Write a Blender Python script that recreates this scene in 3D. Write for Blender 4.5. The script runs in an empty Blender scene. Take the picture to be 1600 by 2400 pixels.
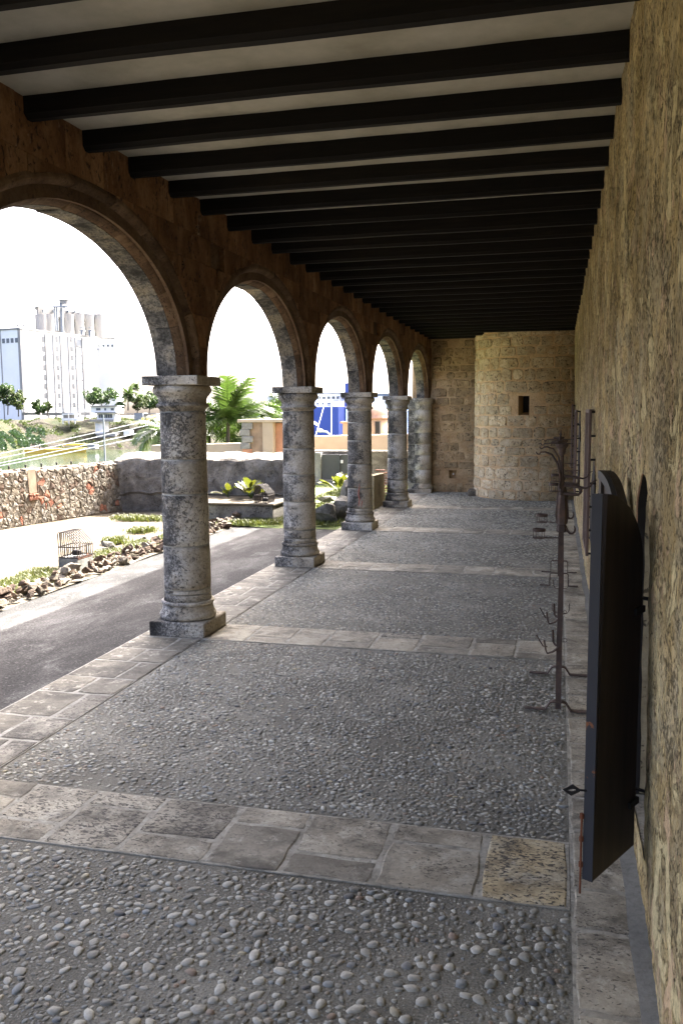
import bpy, math, random
import numpy as np
from mathutils import Vector, Matrix, noise as mnoise

random.seed(7)
rng = np.random.default_rng(7)
S = bpy.context.scene
COL = S.collection

# ------------------------------------------------------------------ camera
YAW, PITCH, ROLL, CAMH, FPX = 0.2469, 0.1156, -0.0079, 1.75, 2011.4
def cam_basis():
    f = Vector((-math.sin(YAW) * math.cos(PITCH), math.cos(YAW) * math.cos(PITCH), -math.sin(PITCH)))
    r = Vector((math.cos(YAW), math.sin(YAW), 0))
    u = r.cross(f)
    c, s = math.cos(ROLL), math.sin(ROLL)
    return f, c * r + s * u, -s * r + c * u
F_, R_, U_ = cam_basis()
cam_data = bpy.data.cameras.new('camera')
cam_data.lens = 36 * FPX / 2400
cam_data.sensor_width = 36
cam_data.clip_end = 6000
cam_data.clip_start = 0.05
cam = bpy.data.objects.new('camera', cam_data)
COL.objects.link(cam)
cam.matrix_world = Matrix.Translation((0, 0, CAMH)) @ Matrix((R_, U_, -F_)).transposed().to_4x4()
S.camera = cam

# ------------------------------------------------------------------ light
SUN = Vector((0.276, 0.97, 1.0)).normalized()          # direction towards the sun
W = bpy.data.worlds.new('World'); S.world = W; W.use_nodes = True
wn = W.node_tree.nodes; wn.clear()
sky = wn.new('ShaderNodeTexSky'); sky.sky_type = 'NISHITA'; sky.sun_disc = False
sky.sun_elevation = math.asin(SUN.z); sky.sun_rotation = math.atan2(SUN.x, SUN.y)
sky.dust_density = 7.0; sky.air_density = 0.29; sky.ozone_density = 0.2
bg = wn.new('ShaderNodeBackground'); bg.inputs[1].default_value = 0.15
wo = wn.new('ShaderNodeOutputWorld')
W.node_tree.links.new(sky.outputs[0], bg.inputs[0]); W.node_tree.links.new(bg.outputs[0], wo.inputs[0])
sd = bpy.data.lights.new('sun', 'SUN'); sd.energy = 3.3; sd.angle = math.radians(0.55); sd.color = (1.0, 0.955, 0.88)
so = bpy.data.objects.new('sun', sd); COL.objects.link(so)
so.rotation_euler = (-SUN).to_track_quat('-Z', 'Y').to_euler(); so.location = (4, 12, 30)
S.view_settings.view_transform = 'Standard'; S.view_settings.look = 'None'
S.view_settings.gamma = 1.0; S.view_settings.exposure = 3.9
S.render.engine = 'CYCLES'
S.cycles.max_bounces = 10; S.cycles.diffuse_bounces = 6; S.cycles.glossy_bounces = 3
S.cycles.use_denoising = True
S.cycles.sample_clamp_indirect = 8

# ------------------------------------------------------------------ materials
class MatB:
    def __init__(s, name, rough=0.9, spec=0.25):
        s.m = bpy.data.materials.new(name); s.m.use_nodes = True
        s.t = s.m.node_tree; s.N = s.t.nodes; s.N.clear()
        s.out = s.N.new('ShaderNodeOutputMaterial'); s.p = s.N.new('ShaderNodeBsdfPrincipled')
        s.l(s.p.outputs[0], s.out.inputs[0])
        s.p.inputs['Roughness'].default_value = rough
        s.p.inputs['Specular IOR Level'].default_value = spec
        s._c = None
    def l(s, a, b): s.t.links.new(a, b)
    def put(s, v, sock):
        if hasattr(v, 'links') or hasattr(v, 'is_linked'): s.l(v, sock)
        else: sock.default_value = v
    def pos(s, scale=(1, 1, 1), vary=True):
        g = s.N.new('ShaderNodeNewGeometry')
        mp = s.N.new('ShaderNodeMapping'); mp.inputs['Scale'].default_value = scale
        s.l(g.outputs['Position'], mp.inputs['Vector'])
        if vary:
            oi = s.N.new('ShaderNodeObjectInfo')
            v = s.math('MULTIPLY', oi.outputs['Random'], 37.0)
            s.l(v, mp.inputs['Location'])
        return mp.outputs[0]
    def noise(s, c, scale, detail=5, rough=0.6, dist=0.0):
        n = s.N.new('ShaderNodeTexNoise'); n.inputs['Scale'].default_value = scale
        n.inputs['Detail'].default_value = detail; n.inputs['Roughness'].default_value = rough
        n.inputs['Distortion'].default_value = dist
        s.l(c, n.inputs['Vector']); return n.outputs[0]
    def vor(s, c, scale, feature='F1', out='Distance'):
        n = s.N.new('ShaderNodeTexVoronoi'); n.feature = feature; n.inputs['Scale'].default_value = scale
        s.l(c, n.inputs['Vector']); return n.outputs[out]
    def ramp(s, f, stops, interp='LINEAR'):
        r = s.N.new('ShaderNodeValToRGB'); r.color_ramp.interpolation = interp
        e = r.color_ramp.elements
        while len(e) < len(stops): e.new(0.5)
        for k, (p, c) in enumerate(stops):
            e[k].position = p
            e[k].color = (c, c, c, 1) if isinstance(c, (int, float)) else (*c, 1)
        s.l(f, r.inputs[0]); return r.outputs[0]
    def math(s, op, a, b=0.0, clamp=False):
        n = s.N.new('ShaderNodeMath'); n.operation = op; n.use_clamp = clamp
        s.put(a, n.inputs[0]); s.put(b, n.inputs[1]); return n.outputs[0]
    def mix(s, f, a, b, mode='MIX'):
        n = s.N.new('ShaderNodeMix'); n.data_type = 'RGBA'; n.blend_type = mode
        s.put(f, n.inputs['Factor'])
        for v, k in ((a, 6), (b, 7)):
            if isinstance(v, tuple): n.inputs[k].default_value = (*v, 1)
            else: s.l(v, n.inputs[k])
        return n.outputs[2]
    def rand(s):
        return s.N.new('ShaderNodeObjectInfo').outputs['Random']
    def vary(s, col, amt):
        """lightness change from object to object"""
        h = s.N.new('ShaderNodeHueSaturation'); s.l(col, h.inputs['Color'])
        v = s.math('MULTIPLY_ADD', s.rand(), amt * 2); s.N[-1].inputs[2].default_value = 1 - amt
        s.l(v, h.inputs['Value']); return h.outputs[0]
    def bump(s, h, strength=0.4, dist=0.01, prev=None):
        b = s.N.new('ShaderNodeBump'); b.inputs['Strength'].default_value = strength
        b.inputs['Distance'].default_value = dist; s.l(h, b.inputs['Height'])
        if prev is not None: s.l(prev, b.inputs['Normal'])
        return b.outputs[0]
    def done(s, col, normal=None, rough=None):
        s.put(col if not isinstance(col, tuple) else (*col, 1), s.p.inputs['Base Color'])
        if normal is not None: s.l(normal, s.p.inputs['Normal'])
        if rough is not None: s.put(rough, s.p.inputs['Roughness'])
        return s.m

def stone(name, lo, mid, hi, big=2.2, fine=38, pits=0.5, pitscale=42, pitcol=(0.03, 0.028, 0.025), bump=0.5, vary=0.12, scale=(1, 1, 1), lichen=None, lichen_at=0.56, dist=0.012, rough=0.92, smear=None):
    b = MatB(name, rough, 0.2)
    c = b.pos(scale)
    n1 = b.noise(c, big, 6, 0.62, 0.4); n2 = b.noise(c, fine, 4, 0.7)
    col = b.ramp(n1, [(0.3, lo), (0.5, mid), (0.7, hi)])
    g = b.ramp(n2, [(0.25, 0.62), (0.5, 1.0), (0.75, 1.25)])
    col = b.mix(0.75, col, g, 'MULTIPLY')
    if lichen:
        ln = b.math('ADD', b.math('MULTIPLY', b.noise(c, big * 1.3, 7, 0.7), 0.62), b.math('MULTIPLY', n2, 0.38))
        lm = b.ramp(ln, [(lichen_at - 0.05, 0.0), (lichen_at + 0.05, 1.0)])
        col = b.mix(lm, col, lichen)
    nrm = b.bump(n2, bump, dist)
    if pits:
        pn = b.noise(c, pitscale, 3, 0.55, 0.8)
        where = b.noise(c, big * 1.7, 3)
        pv = b.math('ADD', pn, b.math('MULTIPLY', where, 0.35))
        pm = b.ramp(pv, [(0.52, 1.0), (0.57, 0.0)])
        col = b.mix(b.math('MULTIPLY', pm, pits), col, pitcol)
        inv = b.math('SUBTRACT', 1.0, pm)
        nrm = b.bump(inv, bump * 1.2, dist, nrm)
    if vary: col = b.vary(col, vary)
    if smear:
        sm_ = b.ramp(b.noise(b.pos(vary=False), 4.5, 7, 0.72, 0.6), [(0.53, 0.0), (0.6, 1.0)]); col = b.mix(b.math('MULTIPLY', sm_, 0.85), col, smear)
    return b.done(col, nrm)

def plain(name, col, rough=0.6, spec=0.3, var=0.12, scale=6, metallic=0.0, bump=0.0, vary=0.0):
    b = MatB(name, rough, spec); c = b.pos(); n = b.noise(c, scale, 5, 0.65)
    k = tuple(x * (1 - var) for x in col); h = tuple(min(1, x * (1 + var)) for x in col)
    cc = b.ramp(n, [(0.3, k), (0.7, h)])
    if vary: cc = b.vary(cc, vary)
    b.p.inputs['Metallic'].default_value = metallic
    return b.done(cc, b.bump(n, bump, 0.01) if bump else None)

M = {}
# floor
b = MatB('mortar', 0.9, 0.3); c = b.pos(vary=False)
n1 = b.noise(c, 1.6, 6, 0.6); n2 = b.noise(c, 130, 3, 0.6); n3 = b.vor(c, 95)
col = b.ramp(n1, [(0.3, (0.095, 0.089, 0.076)), (0.5, (0.15, 0.142, 0.122)), (0.7, (0.25, 0.238, 0.208))])
col = b.mix(0.85, col, b.ramp(n2, [(0.3, 0.5), (0.7, 1.4)]), 'MULTIPLY')
nr = b.bump(n2, 0.6, 0.005); nr = b.bump(n3, 0.35, 0.004, nr)
M['mortar'] = b.done(b.mix(1.0, col, (1.06, 1.08, 1.02), 'MULTIPLY'), nr)
b = MatB('pebble', 0.68, 0.28)
at_ = b.N.new('ShaderNodeAttribute'); at_.attribute_name = 'Col'
c = b.pos(); n = b.noise(c, 90, 4, 0.6)
col = b.mix(0.6, at_.outputs['Color'], b.ramp(n, [(0.3, 0.65), (0.7, 1.2)]), 'MULTIPLY')
d = b.noise(b.pos(vary=False), 2.2, 7, 0.65); dm = b.ramp(d, [(0.44, 0.08), (0.66, 0.7)])
col = b.mix(dm, col, (0.2, 0.19, 0.165))
M['pebble'] = b.done(b.mix(1.0, col, (1.08, 1.1, 1.04), 'MULTIPLY'), b.bump(n, 0.25, 0.003))
def slabmat(name, lo, mid, hi, pits, pitscale=26, at=0.5):
    b = MatB(name, 0.85, 0.3); c = b.pos()
    n1 = b.noise(c, 5, 6, 0.65); n2 = b.noise(c, 60, 4, 0.7)
    col = b.ramp(n1, [(0.3, lo), (0.5, mid), (0.72, hi)])
    dirt = b.ramp(b.noise(b.pos(vary=False), 3.2, 8, 0.75, 0.4), [(0.4, 0.42), (0.53, 1.0), (0.7, 1.2)]); col = b.mix(0.9, col, dirt, 'MULTIPLY')
    wh = b.ramp(b.noise(c, 9, 7, 0.75, 0.3), [(0.55, 0.0), (0.64, 1.0)]); col = b.mix(b.math('MULTIPLY', wh, 0.45), col, (0.55, 0.53, 0.49))
    col = b.mix(0.7, col, b.ramp(n2, [(0.25, 0.65), (0.75, 1.25)]), 'MULTIPLY')
    pn = b.noise(b.pos((1, 1.9, 1)), pitscale, 3, 0.6, 0.9); pw = b.noise(c, 4, 3)
    pv = b.math('ADD', pn, b.math('MULTIPLY', pw, 0.3))
    pm = b.ramp(pv, [(at, 1.0), (at + 0.035, 0.0)])
    col = b.mix(b.math('MULTIPLY', pm, pits), col, (0.05, 0.047, 0.045))
    nr = b.bump(n2, 0.3, 0.005); nr = b.bump(b.math('SUBTRACT', 1.0, pm), 0.7, 0.01, nr)
    col = b.mix(1.0, col, (1.03, 1.03, 0.93), 'MULTIPLY')
    return b.done(b.vary(col, 0.16), nr)
M['slab'] = slabmat('slab_stone', (0.24, 0.215, 0.178), (0.35, 0.32, 0.273), (0.47, 0.437, 0.385), 0.85, 58, 0.505)
M['slab_pitted'] = slabmat('pitted_slab_stone', (0.24, 0.22, 0.187), (0.35, 0.323, 0.28), (0.46, 0.43, 0.38), 0.9, 42, 0.575)
M['slab_yellow'] = slabmat('yellow_pitted_slab_stone', (0.4, 0.31, 0.18), (0.46, 0.385, 0.26), (0.5, 0.46, 0.38), 0.95, 44, 0.56)
M['slab_dark'] = slabmat('dark_slab_stone', (0.165, 0.15, 0.127), (0.215, 0.197, 0.17), (0.28, 0.26, 0.225), 0.5, 60, 0.48)
M['kerb'] = slabmat('kerb_stone', (0.085, 0.078, 0.066), (0.135, 0.125, 0.108), (0.21, 0.197, 0.173), 0.75, 50, 0.5)
M['kerb_pitted'] = slabmat('pitted_kerb_stone', (0.13, 0.12, 0.105), (0.2, 0.188, 0.17), (0.3, 0.285, 0.26), 0.9, 42, 0.56)
M['joint'] = stone('pale_joint_mortar', (0.2, 0.19, 0.152), (0.33, 0.316, 0.262), (0.44, 0.424, 0.36), pits=0.3, vary=0, big=9)
M['kerbjoint'] = stone('kerb_joint_mortar', (0.16, 0.155, 0.134), (0.26, 0.254, 0.222), (0.36, 0.353, 0.312), pits=0.2, vary=0, big=9)
M['greymortar'] = stone('grey_cement', (0.13, 0.13, 0.114), (0.165, 0.165, 0.146), (0.21, 0.21, 0.187), pits=0, vary=0, big=3)
# columns
def colmat(name, pitty, at):
    b = MatB(name, 0.92, 0.2)
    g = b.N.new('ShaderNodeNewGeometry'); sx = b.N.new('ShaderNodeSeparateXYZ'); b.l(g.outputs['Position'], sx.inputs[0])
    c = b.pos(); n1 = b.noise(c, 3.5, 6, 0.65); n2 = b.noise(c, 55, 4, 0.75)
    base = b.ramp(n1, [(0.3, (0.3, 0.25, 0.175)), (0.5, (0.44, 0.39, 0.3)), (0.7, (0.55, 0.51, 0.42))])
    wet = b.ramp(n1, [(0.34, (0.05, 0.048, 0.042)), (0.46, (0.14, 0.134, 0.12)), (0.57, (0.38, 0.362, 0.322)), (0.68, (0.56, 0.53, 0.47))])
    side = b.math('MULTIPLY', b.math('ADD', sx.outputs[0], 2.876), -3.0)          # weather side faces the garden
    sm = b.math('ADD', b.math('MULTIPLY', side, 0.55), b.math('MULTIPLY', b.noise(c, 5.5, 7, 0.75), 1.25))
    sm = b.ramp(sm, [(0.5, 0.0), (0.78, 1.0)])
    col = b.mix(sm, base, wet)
    col = b.mix(0.85, col, b.ramp(n2, [(0.25, 0.5), (0.5, 1.0), (0.75, 1.4)]), 'MULTIPLY')
    pn = b.noise(c, pitty, 3, 0.6, 1.0)
    pv = b.math('ADD', pn, b.math('MULTIPLY', b.math('SUBTRACT', 1.0, sm), 0.13))
    pv = b.math('ADD', pv, b.math('MULTIPLY', b.noise(c, 5, 3), 0.25))
    pv = b.math('ADD', pv, b.math('MULTIPLY', b.rand(), 0.06))
    pm = b.ramp(pv, [(at + 0.02, 1.0), (at + 0.075, 0.0)])
    col = b.mix(b.math('MULTIPLY', pm, 0.72), col, (0.03, 0.029, 0.026))
    nr = b.bump(n2, 0.4, 0.008); nr = b.bump(b.math('SUBTRACT', 1.0, pm), 0.9, 0.014, nr)
    return b.done(b.vary(col, 0.14), nr)
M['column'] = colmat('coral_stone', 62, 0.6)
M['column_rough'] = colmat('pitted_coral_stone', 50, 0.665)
M['voussoir'] = stone('voussoir_stone', (0.085, 0.05, 0.027), (0.15, 0.093, 0.052), (0.24, 0.16, 0.095), big=5, pits=0.5, bump=0.6, vary=0.3)
b = MatB('soffit_stone', 0.92, 0.2); c = b.pos()
n1 = b.noise(c, 4, 6, 0.65); n2 = b.noise(c, 50, 4, 0.75)
col = b.ramp(n1, [(0.36, (0.035, 0.034, 0.03)), (0.45, (0.11, 0.105, 0.094)), (0.53, (0.22, 0.2, 0.165)), (0.62, (0.3, 0.255, 0.18)), (0.7, (0.12, 0.108, 0.085))])
col = b.mix(0.8, col, b.ramp(n2, [(0.25, 0.45), (0.5, 1.0), (0.75, 1.3)]), 'MULTIPLY')
sp_ = b.ramp(b.math('ADD', b.noise(c, 45, 3, 0.6, 0.8), b.math('MULTIPLY', n1, 0.3)), [(0.6, 1.0), (0.66, 0.0)]); col = b.mix(b.math('MULTIPLY', sp_, 0.6), col, (0.03, 0.028, 0.023))
M['soffit'] = b.done(b.vary(col, 0.3), b.bump(n2, 0.7, 0.012))
M['spandrel'] = stone('spandrel_stone', (0.12, 0.058, 0.026), (0.24, 0.125, 0.058), (0.37, 0.215, 0.11), big=2.6, pits=0.75, pitscale=26, bump=0.9, vary=0.25, scale=(1, 1.5, 0.8), lichen=(0.34, 0.26, 0.18), lichen_at=0.63, dist=0.02)
M['wallcore'] = stone('arcade_core_stone', (0.1, 0.06, 0.035), (0.15, 0.095, 0.055), (0.21, 0.15, 0.1), big=3, pits=0.4, bump=0.5, vary=0)
# palace wall: worn render over coral rubble
b = MatB('worn_render', 0.93, 0.15); c = b.pos(vary=False)
n1 = b.noise(c, 1.5, 7, 0.7, 0.4); n2 = b.noise(c, 42, 5, 0.8); n3 = b.noise(c, 4.2, 7, 0.7, 0.7); n4 = b.noise(c, 7.0, 5, 0.6)
col = b.ramp(n1, [(0.28, (0.37, 0.255, 0.1)), (0.42, (0.53, 0.395, 0.175)), (0.55, (0.63, 0.49, 0.25)), (0.7, (0.58, 0.475, 0.29))])
cs = b.pos((1, 0.85, 1), False)
gr = b.ramp(b.noise(cs, 3.4, 8, 0.75, 0.3), [(0.47, 0.0), (0.56, 1.0)]); col = b.mix(b.math('MULTIPLY', gr, 0.6), col, (0.38, 0.345, 0.235))
dk = b.ramp(b.noise(b.pos((1, 0.7, 1.0), False), 1.6, 7, 0.75, 0.4), [(0.42, 1.0), (0.56, 0.0)]); col = b.mix(b.math('MULTIPLY', dk, 0.65), col, (0.23, 0.165, 0.065))
n3 = b.noise(cs, 4.6, 8, 0.74, 0.7)
pk = b.ramp(n3, [(0.55, 0.0), (0.59, 1.0)]); col = b.mix(b.math('MULTIPLY', pk, 0.75), col, (0.6, 0.42, 0.25))
yl = b.ramp(b.noise(b.pos((1.3, 0.9, 0.8), False), 3.8, 8, 0.74, 0.5), [(0.55, 0.0), (0.58, 1.0)]); col = b.mix(b.math('MULTIPLY', yl, 0.85), col, (0.66, 0.55, 0.29))
col = b.mix(0.95, col, b.ramp(n2, [(0.25, 0.42), (0.5, 1.0), (0.75, 1.35)]), 'MULTIPLY')
smooth_ = b.math('MAXIMUM', pk, yl)
pn = b.math('ADD', b.noise(c, 48, 4, 0.65, 0.4), b.math('MULTIPLY', b.noise(c, 4.5, 5, 0.65), 0.5))
pm = b.math('MULTIPLY', b.ramp(pn, [(0.635, 1.0), (0.72, 0.0)]), b.math('SUBTRACT', 1.0, b.math('MULTIPLY', smooth_, 0.75)))
col = b.mix(b.math('MULTIPLY', pm, 0.75), col, (0.06, 0.048, 0.026))
nr = b.bump(n4, 0.5, 0.03); nr = b.bump(n2, 0.8, 0.012, nr); nr = b.bump(b.math('SUBTRACT', 1.0, pm), 0.8, 0.012, nr); nr = b.bump(smooth_, 0.8, 0.015, nr)
M['wall'] = b.done(col, nr)
M['jamb'] = stone('jamb_render', (0.3, 0.24, 0.14), (0.4, 0.33, 0.2), (0.46, 0.39, 0.25), big=4, pits=0.7, pitscale=30, vary=0)
M['jamb_edge'] = stone('brick_edge_render', (0.34, 0.19, 0.11), (0.44, 0.26, 0.15), (0.5, 0.33, 0.21), big=6, pits=0.2, vary=0)
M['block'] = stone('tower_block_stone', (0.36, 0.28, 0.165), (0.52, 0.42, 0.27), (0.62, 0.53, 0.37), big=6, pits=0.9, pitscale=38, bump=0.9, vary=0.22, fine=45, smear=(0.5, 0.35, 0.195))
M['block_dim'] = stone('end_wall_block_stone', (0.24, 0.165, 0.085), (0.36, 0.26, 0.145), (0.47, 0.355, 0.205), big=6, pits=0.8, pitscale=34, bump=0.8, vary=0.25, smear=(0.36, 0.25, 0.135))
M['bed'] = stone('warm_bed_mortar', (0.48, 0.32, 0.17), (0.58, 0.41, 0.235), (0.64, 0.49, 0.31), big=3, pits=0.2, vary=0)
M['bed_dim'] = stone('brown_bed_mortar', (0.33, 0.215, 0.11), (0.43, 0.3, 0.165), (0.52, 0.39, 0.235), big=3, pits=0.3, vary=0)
# ceiling
b = MatB('ceiling_plaster', 0.9, 0.2); c = b.pos(vary=False)
n1 = b.noise(c, 1.5, 6, 0.6); n2 = b.noise(c, 14, 4, 0.6)
col = b.ramp(n1, [(0.3, (0.34, 0.32, 0.25)), (0.5, (0.47, 0.45, 0.37)), (0.7, (0.56, 0.54, 0.47))])
col = b.mix(0.4, col, b.ramp(n2, [(0.3, 0.8), (0.7, 1.1)]), 'MULTIPLY')
M['plaster'] = b.done(col, b.bump(n2, 0.15, 0.01))
b = MatB('dark_timber', 0.75, 0.2); c = b.pos((0.6, 9, 9))
n1 = b.noise(c, 5, 6, 0.65)
M['timber'] = b.done(b.vary(b.ramp(n1, [(0.3, (0.0035, 0.0028, 0.002)), (0.6, (0.008, 0.006, 0.0042)), (0.8, (0.018, 0.013, 0.0085))]), 0.25), b.bump(n1, 0.25, 0.004))
# iron, doors
b = MatB('rusty_iron', 0.75, 0.4); c = b.pos(); n1 = b.noise(c, 18, 5, 0.7); n2 = b.noise(c, 120, 3)
M['iron'] = b.done(b.ramp(n1, [(0.3, (0.05, 0.036, 0.03)), (0.55, (0.085, 0.058, 0.046)), (0.75, (0.14, 0.085, 0.055))]), b.bump(n2, 0.3, 0.003))
b = MatB('dark_door_paint', 0.55, 0.35); c = b.pos((6, 6, 0.5)); n1 = b.noise(c, 4, 6, 0.6); n2 = b.noise(b.pos(), 9, 6, 0.7)
col = b.ramp(n1, [(0.3, (0.02, 0.014, 0.01)), (0.7, (0.042, 0.03, 0.021))])
rs = b.ramp(n2, [(0.66, 0.0), (0.7, 1.0)]); col = b.mix(b.math('MULTIPLY', rs, 0.5), col, (0.12, 0.06, 0.025))
M['door'] = b.done(col, b.bump(n1, 0.15, 0.003))
b = MatB('grey_boards_and_lit_edge', 0.6, 0.3); n2 = b.noise(b.pos(), 11, 6, 0.7)
M['dooredge'] = b.done(b.mix(b.ramp(n2, [(0.64, 0.0), (0.68, 1.0)]), (0.035, 0.036, 0.039), (0.22, 0.085, 0.03)))  # grey of the boards, and the lit free edge painted as a greyer tone
M['rust'] = plain('orange_rust', (0.15, 0.055, 0.025), 0.8, var=0.3, scale=30)
M['cage_iron'] = plain('dark_rusted_bars', (0.02, 0.013, 0.01), 0.7, var=0.3, scale=20)
M['crack'] = plain('red_plaster_repair', (0.34, 0.13, 0.09), 0.9, var=0.2, scale=20)
M['black'] = plain('black_iron', (0.012, 0.011, 0.01), 0.6, scale=20)
M['grille'] = plain('brown_grille_paint', (0.13, 0.088, 0.072), 0.6, var=0.25, scale=9)
M['inner_dark'] = plain('dark_wood_and_unlit_room', (0.02, 0.017, 0.015), 0.7, scale=8)  # dark frame wood, also the darkness of unlit rooms put into colour
# outside
b = MatB('path_concrete', 1.0, 0.05); c = b.pos((1, 0.45, 1), False); n1 = b.noise(c, 1.5, 7, 0.68, 0.4); n2 = b.noise(b.pos(vary=False), 70, 3, 0.6); n3 = b.noise(c, 3.5, 7, 0.75, 0.5)
col = b.ramp(n1, [(0.3, (0.024, 0.024, 0.0238)), (0.5, (0.043, 0.0428, 0.042)), (0.68, (0.095, 0.094, 0.091))])
st = b.ramp(n3, [(0.56, 0.0), (0.7, 1.0)]); col = b.mix(b.math('MULTIPLY', st, 0.75), col, (0.13, 0.13, 0.127))
sp = b.ramp(b.noise(b.pos(vary=False), 45, 2), [(0.62, 0.0), (0.68, 1.0)]); col = b.mix(b.math('MULTIPLY', sp, 0.45), col, (0.15, 0.147, 0.143))
col = b.mix(0.85, col, b.ramp(n2, [(0.3, 0.45), (0.7, 1.5)]), 'MULTIPLY')
M['path'] = b.done(col, b.bump(n2, 0.3, 0.006))
M['court'] = stone('courtyard_lime_paving', (0.05, 0.04, 0.025), (0.095, 0.08, 0.056), (0.15, 0.135, 0.108), big=1.1, fine=25, pits=0.35, vary=0, scale=(1, 0.6, 1))
M['soil'] = stone('terrace_soil', (0.1, 0.1, 0.05), (0.16, 0.15, 0.08), (0.24, 0.2, 0.13), big=0.9, pits=0, vary=0)
b = MatB('turf', 0.9, 0.2); c = b.pos(vary=False); n1 = b.noise(c, 2.5, 6, 0.7); n2 = b.noise(c, 60, 3)
M['turf'] = b.done(b.ramp(n1, [(0.3, (0.05, 0.075, 0.018)), (0.5, (0.085, 0.12, 0.03)), (0.7, (0.17, 0.15, 0.075))]), b.bump(n2, 0.8, 0.02))
def leafmat(name, a, bb, trans=0.3, rough=0.55):
    b = MatB(name, rough, 0.35); c = b.pos(); n1 = b.noise(c, 7, 4, 0.6)
    at_ = b.N.new('ShaderNodeAttribute'); at_.attribute_name = 'Col'
    col = b.mix(n1, a, bb)
    col = b.mix(1.0, col, at_.outputs['Color'], 'MULTIPLY')
    b.put(col, b.p.inputs['Base Color'])
    tr = b.N.new('ShaderNodeBsdfTranslucent'); b.l(b.mix(0.4, col, (bb[0] * 2, bb[1] * 2, bb[2]), 'MIX'), tr.inputs[0])
    ms = b.N.new('ShaderNodeMixShader'); ms.inputs[0].default_value = trans
    b.l(b.p.outputs[0], ms.inputs[1]); b.l(tr.outputs[0], ms.inputs[2]); b.l(ms.outputs[0], b.out.inputs[0])
    return b.m
M['grass'] = leafmat('grass_blade', (0.04, 0.055, 0.014), (0.075, 0.09, 0.024), 0.2)
M['leaf_dark'] = leafmat('dark_foliage', (0.022, 0.05, 0.016), (0.05, 0.085, 0.026), 0.2)
M['leaf_mid'] = leafmat('mid_foliage', (0.03, 0.05, 0.016), (0.058, 0.08, 0.026), 0.2)
M['palm'] = leafmat('palm_frond', (0.018, 0.042, 0.01), (0.045, 0.078, 0.02), 0.22, 0.4)
M['broadleaf'] = leafmat('broad_leaf', (0.03, 0.048, 0.01), (0.075, 0.085, 0.015), 0.25, 0.3)
M['ivy'] = leafmat('creeper', (0.018, 0.045, 0.02), (0.035, 0.065, 0.026), 0.15)
M['flower'] = leafmat('yellow_blossom', (0.35, 0.22, 0.03), (0.45, 0.3, 0.05), 0.2)
M['trunk'] = plain('bark', (0.05, 0.042, 0.034), 0.9, var=0.35, scale=12, bump=0.5)
M['rubble'] = stone('rubble_stone', (0.075, 0.058, 0.038), (0.155, 0.135, 0.105), (0.25, 0.23, 0.2), big=6, pits=0.6, pitscale=22, bump=0.8, vary=0.25)
M['rubble_red'] = stone('reddish_rubble_stone', (0.045, 0.03, 0.02), (0.095, 0.066, 0.047), (0.17, 0.132, 0.1), big=6, pits=0.6, pitscale=22, bump=0.8, vary=0.25)
M['rubble_dark'] = stone('dark_rubble_stone', (0.05, 0.048, 0.04), (0.1, 0.095, 0.08), (0.19, 0.18, 0.155), big=5, pits=0.6, pitscale=22, bump=0.8, vary=0.2)
M['rubblebed'] = stone('rubble_mortar', (0.1, 0.072, 0.045), (0.165, 0.128, 0.088), (0.23, 0.19, 0.145), big=3, pits=0.4, vary=0)
M['redbrick'] = stone('red_brick', (0.15, 0.06, 0.036), (0.22, 0.095, 0.06), (0.28, 0.15, 0.1), big=8, pits=0.1, vary=0.2)
M['darkwall'] = stone('lichened_wall', (0.055, 0.049, 0.041), (0.13, 0.119, 0.102), (0.24, 0.222, 0.19), big=3.2, pits=0.7, bump=0.7, vary=0, lichen=(0.17, 0.142, 0.115), lichen_at=0.61)
M['concrete'] = stone('grey_concrete', (0.13, 0.13, 0.12), (0.19, 0.19, 0.175), (0.26, 0.255, 0.24), big=4, pits=0.15, vary=0.08)
M['cream'] = plain('cream_render', (0.34, 0.285, 0.215), 0.85, var=0.12, scale=1.5)
M['peach'] = plain('peach_render', (0.36, 0.185, 0.115), 0.85, var=0.3, scale=2.5)
M['ochre_panel'] = plain('ochre_plaster', (0.22, 0.16, 0.11), 0.9, var=0.25, scale=5)
b = MatB('sentry_brickwork', 0.9, 0.2); br = b.N.new('ShaderNodeTexBrick'); c = b.pos(vary=False)
sx = b.N.new('ShaderNodeSeparateXYZ'); b.l(c, sx.inputs[0]); cb = b.N.new('ShaderNodeCombineXYZ')
b.l(b.math('ADD', sx.outputs[0], sx.outputs[1]), cb.inputs[0]); b.l(sx.outputs[2], cb.inputs[1]); b.l(cb.outputs[0], br.inputs['Vector'])
br.inputs['Scale'].default_value = 7; br.inputs['Color1'].default_value = (0.4, 0.19, 0.11, 1); br.inputs['Color2'].default_value = (0.3, 0.15, 0.09, 1); br.inputs['Mortar'].default_value = (0.35, 0.28, 0.2, 1)
M['brickwork'] = b.done(b.mix(b.noise(c, 2, 6, 0.7), br.outputs['Color'], (0.4, 0.33, 0.22)))
M['dome'] = plain('weathered_dome_render', (0.25, 0.16, 0.12), 0.9, var=0.35, scale=4)
M['white'] = plain('white_paint', (0.72, 0.72, 0.7), 0.7, var=0.05, scale=0.2)
M['offwhite'] = plain('weathered_white_paint', (0.2, 0.197, 0.19), 0.75, var=0.12, scale=0.3)
M['silo'] = plain('silo_concrete', (0.25, 0.243, 0.23), 0.8, var=0.08, scale=0.2)
M['far_shade'] = plain('shaded_white_paint', (0.11, 0.11, 0.108), 0.8, var=0.1, scale=0.3)  # far white walls with their grey shading put into the colour
M['steelgrey'] = plain('grey_steel', (0.15, 0.17, 0.19), 0.5, var=0.1, scale=2)
M['glass'] = plain('dark_window_glass', (0.09, 0.105, 0.115), 0.15, 0.5, var=0.1, scale=0.5)
M['blue'] = plain('ship_blue_paint', (0.05, 0.085, 0.33), 0.45, var=0.1, scale=0.15)
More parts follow.
